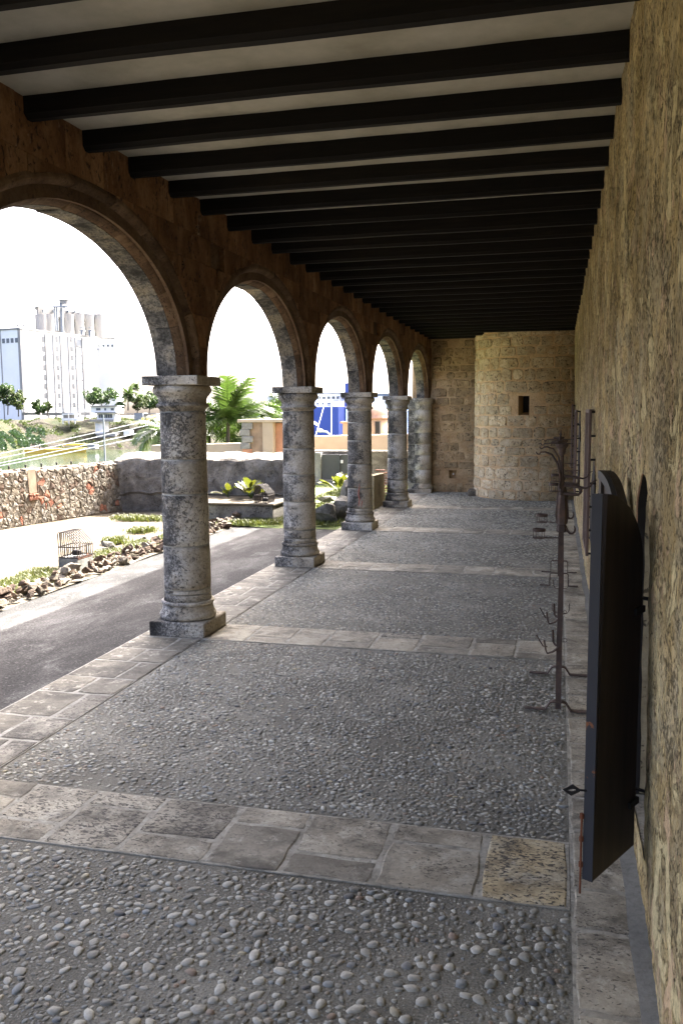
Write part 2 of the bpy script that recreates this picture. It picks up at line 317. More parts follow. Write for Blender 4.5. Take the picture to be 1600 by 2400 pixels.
M['sunlit_blue'] = plain('ship_blue_in_sun', (0.1, 0.22, 0.52), 0.45, var=0.1, scale=0.15)  # hull blue with the side's sun glare put into the colour
M['rope'] = plain('white_rope', (0.7, 0.69, 0.66), 0.8, var=0.05)
M['yellow'] = plain('barge_yellow_paint', (0.4, 0.27, 0.04), 0.6, var=0.25, scale=0.5)
M['grey_gate'] = plain('dark_grey_gate_paint', (0.055, 0.056, 0.06), 0.55, var=0.15, scale=3)
M['sticker'] = plain('white_label', (0.7, 0.7, 0.7), 0.6)
b = MatB('bank_earth', 0.95, 0.1); c = b.pos(vary=False); n1 = b.noise(c, 0.12, 8, 0.7, 0.5); n2 = b.noise(c, 0.9, 6, 0.75)
col = b.ramp(n1, [(0.35, (0.014, 0.0125, 0.01)), (0.44, (0.036, 0.031, 0.025)), (0.51, (0.028, 0.029, 0.013)), (0.6, (0.014, 0.022, 0.007)), (0.72, (0.055, 0.049, 0.038))])
col = b.mix(0.8, col, b.ramp(n2, [(0.3, 0.45), (0.7, 1.35)]), 'MULTIPLY')
M['bank'] = b.done(col, b.bump(n2, 0.8, 0.8))
b = MatB('river_water', 0.12, 0.5); c = b.pos((1, 0.35, 1), False); n1 = b.noise(c, 0.5, 5, 0.6)
b.p.inputs['IOR'].default_value = 1.33
M['water'] = b.done((0.02, 0.03, 0.014), b.bump(n1, 0.05, 0.3))

# ------------------------------------------------------------------ mesh helpers
class MB:
    def __init__(s): s.v = []; s.f = []; s.c = []
    def add(s, v, f, col=None):
        o = len(s.v); s.v += [tuple(p) for p in v]; s.f += [tuple(i + o for i in q) for q in f]
        if col is not None: s.c += [col] * len(v)
        return s
    def box(s, x0, x1, y0, y1, z0, z1, bev=0.0, R=None, T=None):
        if bev <= 0:
            v = [(x, y, z) for z in (z0, z1) for y in (y0, y1) for x in (x0, x1)]
            f = [(0, 2, 3, 1), (4, 5, 7, 6), (0, 1, 5, 4), (2, 6, 7, 3), (0, 4, 6, 2), (1, 3, 7, 5)]
        else:
            v, f = chamfer_box(x0, x1, y0, y1, z0, z1, bev)
        if R is not None: v = [R @ Vector(p) for p in v]
        if T is not None: v = [Vector(p) + Vector(T) for p in v]
        return s.add(v, f)
    def tube(s, path, r, n=6, caps=True, flat=None, col=None):
        P = [Vector(p) for p in path]; rs = r if isinstance(r, (list, tuple)) else [r] * len(P)
        v = []; f = []; prev = None
        for i, p in enumerate(P):
            t = (P[min(i + 1, len(P) - 1)] - P[max(i - 1, 0)]).normalized()
            if prev is None:
                a = Vector((0, 0, 1)) if abs(t.z) < 0.9 else Vector((0, 1, 0))
                u = t.cross(a).normalized()
            else:
                u = (prev - t * prev.dot(t)).normalized()
            prev = u; w = t.cross(u)
            for k in range(n):
                a = 2 * math.pi * (k + 0.5) / n
                q = p + (u * math.cos(a) + w * math.sin(a) * (flat or 1)) * rs[i]
                v.append(q)
        for i in range(len(P) - 1):
            for k in range(n):
                a = i * n + k; b_ = i * n + (k + 1) % n
                f.append((a, b_, b_ + n, a + n))
        if caps: f.append(tuple(range(n - 1, -1, -1))); f.append(tuple((len(P) - 1) * n + k for k in range(n)))
        return s.add(v, f, col)
    def lathe(s, prof, n=28, c=(0, 0, 0), a0=0.0, a1=2 * math.pi, caps=True):
        full = abs(a1 - a0) > 6.28; m = n if full else n + 1
        v = [(c[0] + r * math.cos(a0 + (a1 - a0) * k / n), c[1] + r * math.sin(a0 + (a1 - a0) * k / n), c[2] + z) for r, z in prof for k in range(m)]
        f = []
        for i in range(len(prof) - 1):
            for k in range(n):
                a = i * m + k; b_ = i * m + (k + 1) % m
                f.append((a, b_, b_ + m, a + m))
        if caps and full:
            f.append(tuple(range(n - 1, -1, -1))); f.append(tuple((len(prof) - 1) * m + k for k in range(n)))
        return s.add(v, f)
    def build(s, name, mat, parent=None, smooth=False, origin=None):
        o0 = Vector(parent.location) if parent is not None and origin is None else Vector(origin or (0, 0, 0))
        me = bpy.data.meshes.new(name)
        vv = [(p[0] - o0.x, p[1] - o0.y, p[2] - o0.z) for p in s.v]
        me.from_pydata(vv, [], s.f); me.materials.append(M[mat])
        if s.c:
            at = me.color_attributes.new('Col', 'FLOAT_COLOR', 'POINT')
            at.data.foreach_set('color', np.array([(*c, 1) for c in s.c], dtype=np.float32).ravel())
        if smooth: me.polygons.foreach_set('use_smooth', [True] * len(me.polygons))
        me.update()
        o = bpy.data.objects.new(name, me); COL.objects.link(o)
        if parent is not None: o.parent = parent
        elif origin is not None: o.location = origin
        return o

def chamfer_box(x0, x1, y0, y1, z0, z1, b):
    X = (x0, x1); Y = (y0, y1); Z = (z0, z1); v = []; idx = {}
    for i in (0, 1):
        for j in (0, 1):
            for k in (0, 1):
                sx, sy, sz = (b if i == 0 else -b), (b if j == 0 else -b), (b if k == 0 else -b)
                for a, p in (('x', (X[i], Y[j] + sy, Z[k] + sz)), ('y', (X[i] + sx, Y[j], Z[k] + sz)), ('z', (X[i] + sx, Y[j] + sy, Z[k]))):
                    idx[(i, j, k, a)] = len(v); v.append(p)
    f = []
    def q(*ks): f.append(tuple(idx[k] for k in ks))
    for i in (0, 1):
        l = [(i, 0, 0, 'x'), (i, 0, 1, 'x'), (i, 1, 1, 'x'), (i, 1, 0, 'x')]; q(*(l if i == 0 else l[::-1]))
        l = [(0, i, 0, 'y'), (1, i, 0, 'y'), (1, i, 1, 'y'), (0, i, 1, 'y')]; q(*(l if i == 0 else l[::-1]))
        l = [(0, 0, i, 'z'), (0, 1, i, 'z'), (1, 1, i, 'z'), (1, 0, i, 'z')]; q(*(l if i == 0 else l[::-1]))
    for i in (0, 1):
        for j in (0, 1):
            q((i, j, 0, 'x'), (i, j, 1, 'x'), (i, j, 1, 'y'), (i, j, 0, 'y'))
            q((i, 0, j, 'x'), (i, 1, j, 'x'), (i, 1, j, 'z'), (i, 0, j, 'z'))
            q((0, i, j, 'y'), (1, i, j, 'y'), (1, i, j, 'z'), (0, i, j, 'z'))
            for k in (0, 1): q((i, j, k, 'x'), (i, j, k, 'y'), (i, j, k, 'z'))
    return v, f

def tag(o, label=None, cat=None, group=None, kind=None):
    if label: o['label'] = label
    if cat: o['category'] = cat
    if group: o['group'] = group
    if kind: o['kind'] = kind
    return o
def thing(name, loc, label, cat, group=None, rz=0.0):
    o = bpy.data.objects.new(name, None); COL.objects.link(o); o.location = loc; o.rotation_euler.z = rz
    o.empty_display_size = 0.1
    return tag(o, label, cat, group)
def copy_tree(o, parent=None):
    c = o.copy(); COL.objects.link(c)
    if parent is not None: c.parent = parent
    for ch in list(o.children): copy_tree(ch, c)
    return c
def link_mesh(name, me, parent, loc=(0, 0, 0), rot=(0, 0, 0), scale=(1, 1, 1)):
    o = bpy.data.objects.new(name, me); COL.objects.link(o); o.parent = parent
    o.location = loc; o.rotation_euler = rot; o.scale = scale
    return o
def nz(x, y, z=0.0, s=1.0): return mnoise.noise(Vector((x * s, y * s, z * s)))
def grid_mesh(fn, us, vs):
    nu, nv = len(us), len(vs)
    v = [fn(u, w) for w in vs for u in us]
    f = [(j * nu + i, j * nu + i + 1, (j + 1) * nu + i + 1, (j + 1) * nu + i) for j in range(nv - 1) for i in range(nu - 1)]
    return v, f
def linspace(a, b_, n): return [a + (b_ - a) * i / (n - 1) for i in range(n)]

def block_mesh(mb, u0, u1, v0, v1, mp, depth=0.02, inset=0.012, jit=0.006, rnd=0.25, bulge=0.004, n=3, corner=None):
    """an irregular squared stone: outline ring in the joint, rounded arris, uneven face. mp(u,v,d) -> point"""
    w, h = u1 - u0, v1 - v0; pts = []
    cu, cv = (u0 + u1) / 2, (v0 + v1) / 2
    for k in range(4 * n):
        side, t = divmod(k, n); t = t / n
        a = [(-1 + 2 * t, -1), (1, -1 + 2 * t), (1 - 2 * t, 1), (-1, 1 - 2 * t)][side]
        cr = 1 - rnd * (abs(a[0]) * abs(a[1])) ** 3 * min(w, h) / max(w, h)
        cr2 = 1 - rnd * (abs(a[0]) * abs(a[1])) ** 3
        uu = cu + a[0] * w / 2 * (cr if w > h else cr2) + random.uniform(-jit, jit)
        vv = cv + a[1] * h / 2 * (cr2 if w > h else cr) + random.uniform(-jit, jit)
        pts.append((uu, vv))
    m = len(pts); V = []; Fc = []
    for ins, d in ((0, -0.01), (inset * 0.35, depth * 0.65), (inset * 1.3, depth)):
        for uu, vv in pts:
            du, dv = cu - uu, cv - vv; L = math.hypot(du, dv) or 1
            e = min(ins / L, 0.6)
            V.append(mp(uu + du * e, vv + dv * e, d + (random.uniform(-bulge, bulge) if d > 0 else 0)))
    V.append(mp(cu, cv, depth + random.uniform(0, bulge * 2)))
    for r in range(2):
        for k in range(m):
            a, b_ = r * m + k, r * m + (k + 1) % m
            Fc.append((a, b_, b_ + m, a + m))
    for k in range(m): Fc.append((2 * m + k, 2 * m + (k + 1) % m, 3 * m))
    mb.add(V, Fc)

XC, XIN, XSP = -2.876, -2.822, -2.69          # column axis, soffit edge, spandrel face
YC0, PITCH_Y = 6.314, 3.119                   # first column in view, bay length
XW = 0.312                                    # palace wall foot
YB = 18.7                                     # end wall
ZA, ZC, ZB = 2.04, 3.375, 3.267               # springing, ceiling, beam soffit

# ================================================================== SETTING: ground, river
def sheet(name, x0, x1, y0, y1, z, mat, nx=2, ny=2, amp=0.0, fr=1.0, parent=None, kind='structure'):
    m_ = MB(); v, f = grid_mesh(lambda x, y: (x, y, z + (amp * nz(x, y, 3.1, fr) if amp else 0)), linspace(x0, x1, nx), linspace(y0, y1, ny))
    m_.add(v, f); o = m_.build(name, mat, parent, smooth=True)
    if parent is None: tag(o, kind=kind)
    return o
def LD(lat, dep, z=0.0):
    """a place on the map given as metres to the right of / ahead along the view's heading"""
    return Vector((lat * math.cos(YAW) - dep * math.sin(YAW), lat * math.sin(YAW) + dep * math.cos(YAW), z))
def P(px, py, y):
    """point of the place that the survey photo shows at a pixel, at a known northing"""
    d = F_ + (px - 800) / FPX * R_ - (py - 1200) / FPX * U_
    t = y / d.y
    return Vector((0, 0, CAMH)) + d * t

# terrace of the fort
m_ = MB()
ter = [(-8.9, -14), (40, -14), (40, 34), (-12, 34), (-12, 24), (-9.2, 15)]
m_.add([(x, y, -0.06) for x, y in ter] + [(x, y, -9) for x, y in ter], [tuple(range(6))] + [(i, (i + 1) % 6, (i + 1) % 6 + 6, i + 6)[::-1] for i in range(6)])
tag(m_.build('ground', 'soil'), kind='structure')
river = sheet('river', -2500, 2500, -600, 4500, -7.0, 'water')
sheet('path', -4.93, -3.15, -8, 12.6, -0.028, 'path', 30, 200, 0.01, 0.8)
court = sheet('courtyard', -8.6, -4.9, -8, 14.3, -0.02, 'court', 40, 200, 0.025, 0.9)
sheet('lawn', -6.4, -3.12, 12.55, 20.6, -0.015, 'turf', 40, 90, 0.05, 1.1)

# ================================================================== GALLERY FLOOR
floor = MB()
v, f = grid_mesh(lambda x, y: (x, y, 0.002 * nz(x, y, 0, 6)), linspace(-3.19, 0.62, 40), linspace(-6, 19.0, 200)); floor.add(v, f)
floor.box(-3.19, -3.17, -6, 19.0, -0.1, -0.001)
floor = tag(floor.build('pebble_floor', 'mortar', smooth=True), kind='structure')
BANDS = [(YC0 + PITCH_Y * k - 0.255, YC0 + PITCH_Y * k + 0.245) for k in range(-2, 5)]
def top_map(u, v_, d): return (u, v_, d)
bed = MB()
for y0, y1 in BANDS: bed.box(-2.66, 0.075, y0 + 0.004, y1 - 0.004, -0.03, 0.0046)
bed.box(0.078, 0.285, -5, 18.4, -0.03, 0.0045)
bed.build('mortar_bed', 'joint', floor)
bed = MB(); bed.box(-3.185, -2.66, -5, 18.6, -0.03, 0.0043); bed.build('mortar_bed', 'kerbjoint', floor)
gm = MB(); v, f = grid_mesh(lambda a, y: (XW + 0.03 - a * (0.075 + 0.02 * nz(y, 0, 5, 2)), y, 0.014 * (1 - a) + 0.008), linspace(0, 1, 4), linspace(-5, 17.6, 160)); gm.add(v, [q[::-1] for q in f])
gm.build('cement_fillet', 'greymortar', floor, smooth=True)
def slab(u0, u1, v0, v1, mat):
    g = random.uniform(0.004, 0.011); m_ = MB()
    h = 0.0064 + random.uniform(-0.0008, 0.0018)
    block_mesh(m_, u0 + g, u1 - g, v0 + g, v1 - g, top_map, depth=h, inset=0.008, jit=0.005, rnd=0.03, bulge=0.0012, n=4)
    m_.build('paving_slab', mat, floor)
xs0 = [-2.66, -2.35, -2.03, -1.69, -1.32, -1.0, -0.64, -0.25, 0.075]
for bi, (y0, y1) in enumerate(BANDS):
    xs = [x + (random.uniform(-0.05, 0.05) if 0 < i < 8 and bi != 1 else 0) for i, x in enumerate(xs0)]
    for i in range(8):
        jy = y0 + (0.35 if i % 2 == 0 else 0.165) + random.uniform(-0.01, 0.01)
        if bi == 1 and i == 7: slab(xs[i], xs[i + 1], y0, y1, 'slab_yellow'); continue
        for a, b_ in ((y0, jy), (jy, y1)):
            big = b_ - a > 0.22
            mt = 'slab'
            if bi == 1 and i == 4 and big: mt = 'slab_dark'
            elif bi == 1 and i in (1, 2, 3) and (big or i == 2): mt = 'slab_pitted'
            elif random.random() < 0.18: mt = 'slab_dark'
            elif random.random() < 0.15: mt = 'slab_pitted'
            slab(xs[i], xs[i + 1], a, b_, mt)
yk = [-5 + 0.37 * k for k in range(24)] + [3.91, 4.25, 4.68, 5.0, 5.38, 5.71, 6.05]
yk = [y for y in yk if y > 6.05 or y < 3.6] + [3.91, 4.25, 4.68, 5.0, 5.38, 5.71, 6.05]
yk = sorted(set(round(y, 2) for y in yk))
y = 6.42
while y < 18.5: yk.append(round(y, 2)); y += random.uniform(0.32, 0.45)
yk = [y for y in sorted(set(yk)) if y > 1.0]
for i in range(len(yk) - 1):
    xm = -2.93 if i % 2 else -2.82
    for a, b_ in ((-3.188, xm), (xm, -2.655)):
        mt = 'kerb' if random.random() < 0.75 else 'kerb_pitted'
        if abs(yk[i] - 4.25) < 0.02 and b_ > -2.7: mt = 'kerb_pitted'
        slab(a, b_, yk[i], yk[i + 1], mt)
ys = [0.9, 1.4, 1.95, 2.42, 2.83, 3.09, 3.55, 3.86, 4.15]
while ys[-1] < 18: ys.append(ys[-1] + random.uniform(0.28, 0.55))
for i in range(len(ys) - 1): slab(0.08, 0.285, ys[i], ys[i + 1], 'slab')

# pebbles set in the mortar
def in_band(y): return any(a - 0.004 < y < b_ + 0.004 for a, b_ in BANDS)
cell = 0.04; occ = {}; peb = []
def try_peb(x, y, r, k=0.86):
    i, j = int(x / cell), int(y / cell)
    R = 2
    for a in range(i - R, i + R + 1):
        for b_ in range(j - R, j + R + 1):
            for (px, py, pr) in occ.get((a, b_), ()):
                if (px - x) ** 2 + (py - y) ** 2 < ((pr + r) * k) ** 2: return False
    occ.setdefault((i, j), []).append((x, y, r)); peb.append((x, y, r)); return True
def throw(y0, y1, n, r0, r1, k=0.86, dens=0.0):
    X = rng.uniform(-2.645, 0.065, n); Y = rng.uniform(y0, y1, n); Rr = rng.uniform(r0, r1, n)
    for x, y, r in zip(X, Y, Rr):
        if in_band(y - r) or in_band(y + r) or in_band(y): continue
        if dens and nz(x, y, 9.7, 1.7) + 0.5 * nz(x, y, 2.7, 5) > dens and random.random() < 0.7: continue
        try_peb(x, y, r, k)
throw(1.2, 2.94, 1000, 0.015, 0.025, 0.92); throw(1.2, 2.94, 8000, 0.009, 0.0155, 0.88, 0.5); throw(1.2, 2.94, 18000, 0.005, 0.0085, 0.84, 0.4); throw(1.6, 2.94, 30000, 0.0026, 0.0045, 0.85)
throw(3.4, 6.1, 700, 0.014, 0.02, 0.95); throw(3.4, 6.1, 20000, 0.0095, 0.0135, 0.84, 0.6); throw(3.4, 6.1, 16000, 0.0055, 0.0085, 0.82, 0.45)
throw(6.5, 9.2, 14000, 0.011, 0.016, 0.84, 0.6); throw(6.5, 9.2, 6000, 0.008, 0.011, 0.9, 0.4)
throw(9.7, 12.3, 9000, 0.013, 0.019, 0.86, 0.6); throw(12.8, 15.4, 7000, 0.015, 0.022, 0.86, 0.6); throw(15.9, 18.6, 5000, 0.016, 0.024, 0.86, 0.6)
PAL = [((0.22, 0.215, 0.19), 30), ((0.33, 0.32, 0.285), 20), ((0.43, 0.417, 0.375), 11), ((0.14, 0.137, 0.124), 24), ((0.21, 0.228, 0.24), 6), ((0.12, 0.129, 0.14), 6), ((0.06, 0.063, 0.07), 5), ((0.27, 0.23, 0.185), 5), ((0.24, 0.17, 0.125), 1.5), ((0.38, 0.335, 0.24), 1.5)]
pw = np.array([w for _, w in PAL], float); pw /= pw.sum()
def pebble(mb, x, y, r):
    e = random.uniform(1.0, 1.75); a = r * math.sqrt(e); b_ = r / math.sqrt(e)
    th = random.gauss(0, 0.75) if y > 3 else random.uniform(0, math.pi)
    h = min(b_ * 0.55, 0.0085 if y < 3 else 0.0095) * random.uniform(0.6, 1.0); z0 = -0.0015
    base = PAL[rng.choice(len(PAL), p=pw)][0] if not (r > 0.0145 and random.random() < 0.45) else (0.4, 0.386, 0.345); k = random.uniform(0.85, 1.12); col = tuple(q * k for q in base)
    n = (9 if r > 0.005 else 6) if y < 6.2 else 6; c_, s_ = math.cos(th), math.sin(th)
    rad = [random.uniform(0.78, 1.12) for _ in range(n)]
    rings = ((1.0, 0.0), (0.93, 0.55), (0.66, 0.93)) if (y < 6.2 and r > 0.005) else ((1.0, 0.0), (0.75, 0.8))
    V = []
    for rr, zz in rings:
        for q in range(n):
            t = 2 * math.pi * q / n; lx, ly = a * rr * rad[q] * math.cos(t), b_ * rr * rad[q] * math.sin(t)
            V.append((x + lx * c_ - ly * s_, y + lx * s_ + ly * c_, z0 + h * zz))
    V.append((x, y, z0 + h))
    Fq = []
    for g in range(len(rings) - 1):
        for q in range(n): Fq.append((g * n + q, g * n + (q + 1) % n, (g + 1) * n + (q + 1) % n, (g + 1) * n + q))
    L = (len(rings) - 1) * n
    for q in range(n): Fq.append((L + q, L + (q + 1) % n, len(V) - 1))
    mb.add(V, Fq, col)
order = sorted(range(len(peb)), key=lambda i: -peb[i][2] / max(peb[i][1], 2.0) ** 1.6)
for i in order[:300]:
    m_ = MB(); pebble(m_, *peb[i]); m_.build('pebble', 'pebble', floor, smooth=True)
m_ = MB()
for i in order[300:]: pebble(m_, *peb[i])
tag(m_.build('pebbles', 'pebble', floor, smooth=True), kind='stuff')

# ================================================================== CEILING AND STOREY ABOVE
m_ = MB(); v, f = grid_mesh(lambda x, y: (x, y, ZC + 0.004 * nz(x, y, 1, 2.2)), linspace(-2.95, 0.6, 30), linspace(-6, 19.1, 160)); m_.add(v, [q[::-1] for q in f])
ceiling = tag(m_.build('ceiling', 'plaster', smooth=True), kind='structure')
m_ = MB(); m_.box(-3.05, 4.2, -6, 19.2, ZC + 0.02, 5.0); m_.build('upper_storey', 'cream', ceiling)
for k in range(-9, 26):
    y = 4.075 + 0.565 * k + random.uniform(-0.012, 0.012); w = 0.088 + random.uniform(-0.008, 0.008)
    cz = 0.022; dz = random.uniform(-0.008, 0.006)
    prof = [(0, ZC + 0.006), (0, ZB + cz), (0.006, ZB + cz - 0.003), (cz, ZB + 0.004), (cz + 0.003, ZB), (w - cz, ZB), (w, ZB + cz), (w, ZC + 0.006)]
    m_ = MB(); n = len(prof); xs = linspace(-2.74, 0.36, 22)
    V = []
    for x in xs:
        sag = 0.006 * nz(x, k * 3.3, 0.5, 1.1)
        for (py, pz) in prof: V.append((x, y + py + 0.006 * nz(x, k * 5.1, 2.0, 0.9) + 0.003 * nz(x, k, pz * 9, 3), pz + (sag + dz if pz < ZC else 0)))
    Fq = [(i * n + q, i * n + (q + 1) % n, (i + 1) * n + (q + 1) % n, (i + 1) * n + q) for i in range(len(xs) - 1) for q in range(n)]
    m_.add(V, Fq + [tuple(range(n))[::-1], tuple((len(xs) - 1) * n + q for q in range(n))])
    m_.build('beam', 'timber', ceiling)

# ================================================================== ARCADE
arc = thing('arcade_wall', (XC, YC0, 0), 'brown coral stone arcade wall with five arches beside the pebble floor', 'wall')
HALF, RISE = 1.352, 0.9
def ell(yc, t, s, off=0.0):
    """t in 0..pi, offset outwards"""
    n = Vector((math.cos(t) / HALF, math.sin(t) / RISE)).normalized()
    return yc + HALF * math.cos(t) + n.x * off, ZA + RISE * math.sin(t) + n.y * off
def arch_top(y, off):
    """height of the extrados above the springing at a given northing"""
    k = math.floor((y - YC0) / PITCH_Y); ym = YC0 + (k + 0.5) * PITCH_Y
    a, b_ = HALF + off * 0.86, RISE + off
    q = 1 - ((y - ym) / a) ** 2
    return ZA + b_ * math.sqrt(q) if q > 0 else ZA
m_ = MB()
NS = 40
xo, xi = -2.985, -2.735
for k in range(-4, 4):
    ym = YC0 + (k + 0.5) * PITCH_Y; ya, yb = ym - PITCH_Y / 2, ym + PITCH_Y / 2
    off = 0.035 if k >= -1 else 0.0
    st = [ya] + [ell(ym, math.pi - math.pi * i / NS, 1, off)[0] for i in range(NS + 1)] + [yb]
    zt = [ZA] + [ell(ym, math.pi - math.pi * i / NS, 1, off)[1] for i in range(NS + 1)] + [ZA]
    for x, flip in ((xo, True), (xi, False)):
        V = []; Fq = []
        for a, z in zip(st, zt): V += [(x, a, z), (x, a, ZC + 0.03)]
        for i in range(len(st) - 1): q = (2 * i, 2 * i + 2, 2 * i + 3, 2 * i + 1); Fq.append(q[::-1] if flip else q)
        m_.add(V, Fq)
    V = []; Fq = []
    for a, z in zip(st, zt): V += [(xo, a, z), (xi, a, z)]
    for i in range(len(st) - 1): Fq.append((2 * i, 2 * i + 1, 2 * i + 3, 2 * i + 2))
    m_.add(V, Fq)
m_.build('wall_core', 'wallcore', arc)
# voussoirs: soffit stones with an inner roll, and a second outer roll
def sweep(yc, t0, t1, prof, mat, name, n=6):
    V = []; mN = len(prof); Fq = []
    for i in range(n + 1):
        t = t0 + (t1 - t0) * i / n
        for off, x in prof:
            yy, zz = ell(yc, t, 1, off); V.append((x, yy, zz))
    for i in range(n):
        for q in range(mN):
            a, b_ = i * mN + q, i * mN + (q + 1) % mN; Fq.append((a, a + mN, b_ + mN, b_))
    Fq += [tuple(range(mN)), tuple(n * mN + q for q in range(mN))[::-1]]
    mm = MB(); mm.add(V, Fq); return mm.build(name, mat, arc, smooth=False)
def roll(o0, x0, o1, x1, bul, n=7):
    pts = []
    for i in range(n + 1):
        a = i / n; bx = math.sin(math.pi * a)
        pts.append((o0 + (o1 - o0) * a - bul * 0.25 * bx, x0 + (x1 - x0) * a + bul * bx))
    return pts
for k in range(-1, 4):
    ym = YC0 + (k + 0.5) * PITCH_Y
    def cuts(n, ph):
        # equal steps of arc length along the ellipse, slightly uneven
        T = [math.pi * i / 400 for i in range(401)]; L = [0]
        for i in range(400): L.append(L[-1] + math.hypot(HALF * math.sin(T[i]), RISE * math.cos(T[i])))
        out = [0.0]
        for j in range(1, n):
            tgt = L[-1] * (j + ph + random.uniform(-0.13, 0.13)) / n
            out.append(T[min(range(401), key=lambda i: abs(L[i] - tgt))])
        return out + [math.pi]
    c1 = cuts(11, 0); c2 = cuts(9, 0.0)
    for i in range(len(c1) - 1):
        d = random.uniform(-0.004, 0.004); e = 0.0016
        sweep(ym, c1[i] + e, c1[i + 1] - e, [(0.0 + d, -2.992), (0.0 + d, XIN - 0.002), (0.05, XIN), (0.05, -2.992)], 'soffit', 'soffit_stone')
        pr = [(0.052, -2.9), (0.002 + d, XIN + 0.0005)] + roll(0.002 + d, XIN + 0.001, 0.092, -2.768, 0.038)[1:] + [(0.094, -2.9)]
        sweep(ym, c1[i] + e, c1[i + 1] - e, pr, 'voussoir', 'voussoir')
    for i in range(len(c2) - 1):
        d = random.uniform(-0.004, 0.004); e = 0.0016
        pr = [(0.0945, -2.85), (0.0945, -2.768 + d)] + roll(0.0945, -2.768 + d, 0.19, -2.706 + d, 0.045)[1:] + [(0.192, -2.85)]
        sweep(ym, c2[i] + e, c2[i + 1] - e, pr, 'voussoir', 'archivolt_stone')
# ashlar of the spandrels
zc = [ZA, 2.26, 2.5, 2.74, 2.9, 3.1, ZC + 0.02]
RECESS = [(6.35, 6.75), (12.6, 13.0)]
for ci in range(6):
    y = 2.0 + random.uniform(0, 0.3); z0, z1 = zc[ci], zc[ci + 1]
    while y < YB - 0.05:
        w = random.uniform(0.26, 0.56); y1 = min(y + w, YB); g = 0.0012
        sx = XSP + random.uniform(-0.007, 0.005)
        segs = []; cur = []
        for yy in linspace(y + g, y1 - g, 13):
            zb = max(z0 + g, arch_top(yy, 0.165)); 
            if zb < z1 - 0.012: cur.append((yy, zb))
            elif cur: segs.append(cur); cur = []
        if cur: segs.append(cur)
        if any(a < (y + y1) / 2 < b_ and ci == 4 for a, b_ in RECESS): segs = []
        for sg in segs:
            if len(sg) < 2: continue
            V = []; Fq = []; n = len(sg); b2 = 0.006
            for dx, ins in ((0.0, 0), (-0.008, -b2), (-0.06, -b2)):
                pass
            top = z1 - g
            loop = [(yy, zb) for yy, zb in sg] + [(yy, top) for yy, zb in reversed(sg)]
            cy = sum(p_[0] for p_ in loop) / len(loop); cz_ = sum(p_[1] for p_ in loop) / len(loop); mN = len(loop)
            for xx, k in ((-2.78, 1.0), (sx - 0.003, 1.0), (sx, 0.99)):
                for yy, zz in loop: V.append((xx, cy + (yy - cy) * k, cz_ + (zz - cz_) * k + (0)))
            for r in range(2):
                for q in range(mN): a, b_ = r * mN + q, r * mN + (q + 1) % mN; Fq.append((a, b_, b_ + mN, a + mN))
            for q in range(n - 1): Fq.append((2 * mN + q, 2 * mN + q + 1, 2 * mN + mN - 2 - q, 2 * mN + mN - 1 - q))
            mm = MB(); mm.add(V, Fq); mm.build('ashlar_block', 'spandrel', arc)
        y = y1

# columns
def column(yc, label, joints, rough_drums, half=False):
    t = thing('stone_column', (XC, yc, 0), label, 'column', 'columns of the arcade')
    pl = MB(); v, f = chamfer_box(-0.234, 0.234, -0.234, 0.234, 0.0, 0.118, 0.009)
    pl.add([(XC + p[0] + 0.004 * nz(p[0] * 9, p[1] * 9, yc), yc + p[1] + 0.004 * nz(p[1] * 9, p[0] * 9, yc + 5), p[2] + 0.002 * nz(p[0] * 9, p[1] * 9, 3)) for p in v], f)
    pl.build('plinth', 'column', t)
    def ring(prof, name, mat, n=36, amp=0.003):
        mm = MB(); mm.lathe(prof, n)
        vv = []
        for p in mm.v:
            k = 1 + amp / 0.18 * nz(p[0] * 7, p[1] * 7 + yc, p[2] * 7) + amp / 0.25 * nz(p[0] * 22, p[1] * 22 + yc, p[2] * 22)
            vv.append((XC + p[0] * k, yc + p[1] * k, p[2]))
        mm.v = vv; return mm.build(name, mat, t, smooth=True)
    ring([(0.2, 0.118), (0.226, 0.13), (0.229, 0.15), (0.222, 0.168), (0.21, 0.185), (0.203, 0.21), (0.2, 0.235)], 'base', 'column', amp=0.004)
    ring([(0.195, 0.234), (0.209, 0.238), (0.2145, 0.25), (0.209, 0.262), (0.195, 0.266)], 'base_ring', 'column')
    ring([(0.192, 0.266), (0.1885, 0.3), (0.187, 0.32)], 'apophyge', 'column')
    js = [0.32] + joints + [1.765]
    rad = lambda z: 0.187 - 0.008 * (z - 0.32) / 1.45
    for i in range(len(js) - 1):
        z0, z1 = js[i] + random.uniform(0.005, 0.011), js[i + 1] - random.uniform(0.004, 0.01)
        zs = linspace(z0, z1, 10)
        pr = [(rad(z0) - 0.006, z0 - 0.001)] + [(rad(z), z) for z in zs] + [(rad(z1) - 0.006, z1 + 0.001)]
        ring(pr, 'drum', 'column_rough' if i in rough_drums else 'column', n=44, amp=0.0035)
    mm = MB(); mm.lathe([(rad(0.3) - 0.003, 0.3), (rad(1.77) - 0.003, 1.78)], 36); mm.v = [(XC + p[0], yc + p[1], p[2]) for p in mm.v]; mm.build('joint_mortar', 'joint', t, smooth=True)
    ring([(0.176, 1.765), (0.18, 1.785), (0.194, 1.796), (0.2035, 1.803), (0.206, 1.812), (0.2035, 1.822), (0.193, 1.828), (0.187, 1.832), (0.187, 1.846), (0.19, 1.868), (0.2, 1.886), (0.212, 1.894), (0.213, 1.902), (0.222, 1.908), (0.2275, 1.925), (0.2275, 1.94), (0.222, 1.958), (0.21, 1.968)], 'capital', 'column', n=44, amp=0.003)
    ab = MB(); v, f = chamfer_box(-0.2315, 0.2315, -0.2315, 0.2315, 1.968, ZA - 0.002, 0.005)
    ab.add([(XC + p[0], yc + p[1], p[2]) for p in v], f); ab.build('abacus', 'column', t)
    return t
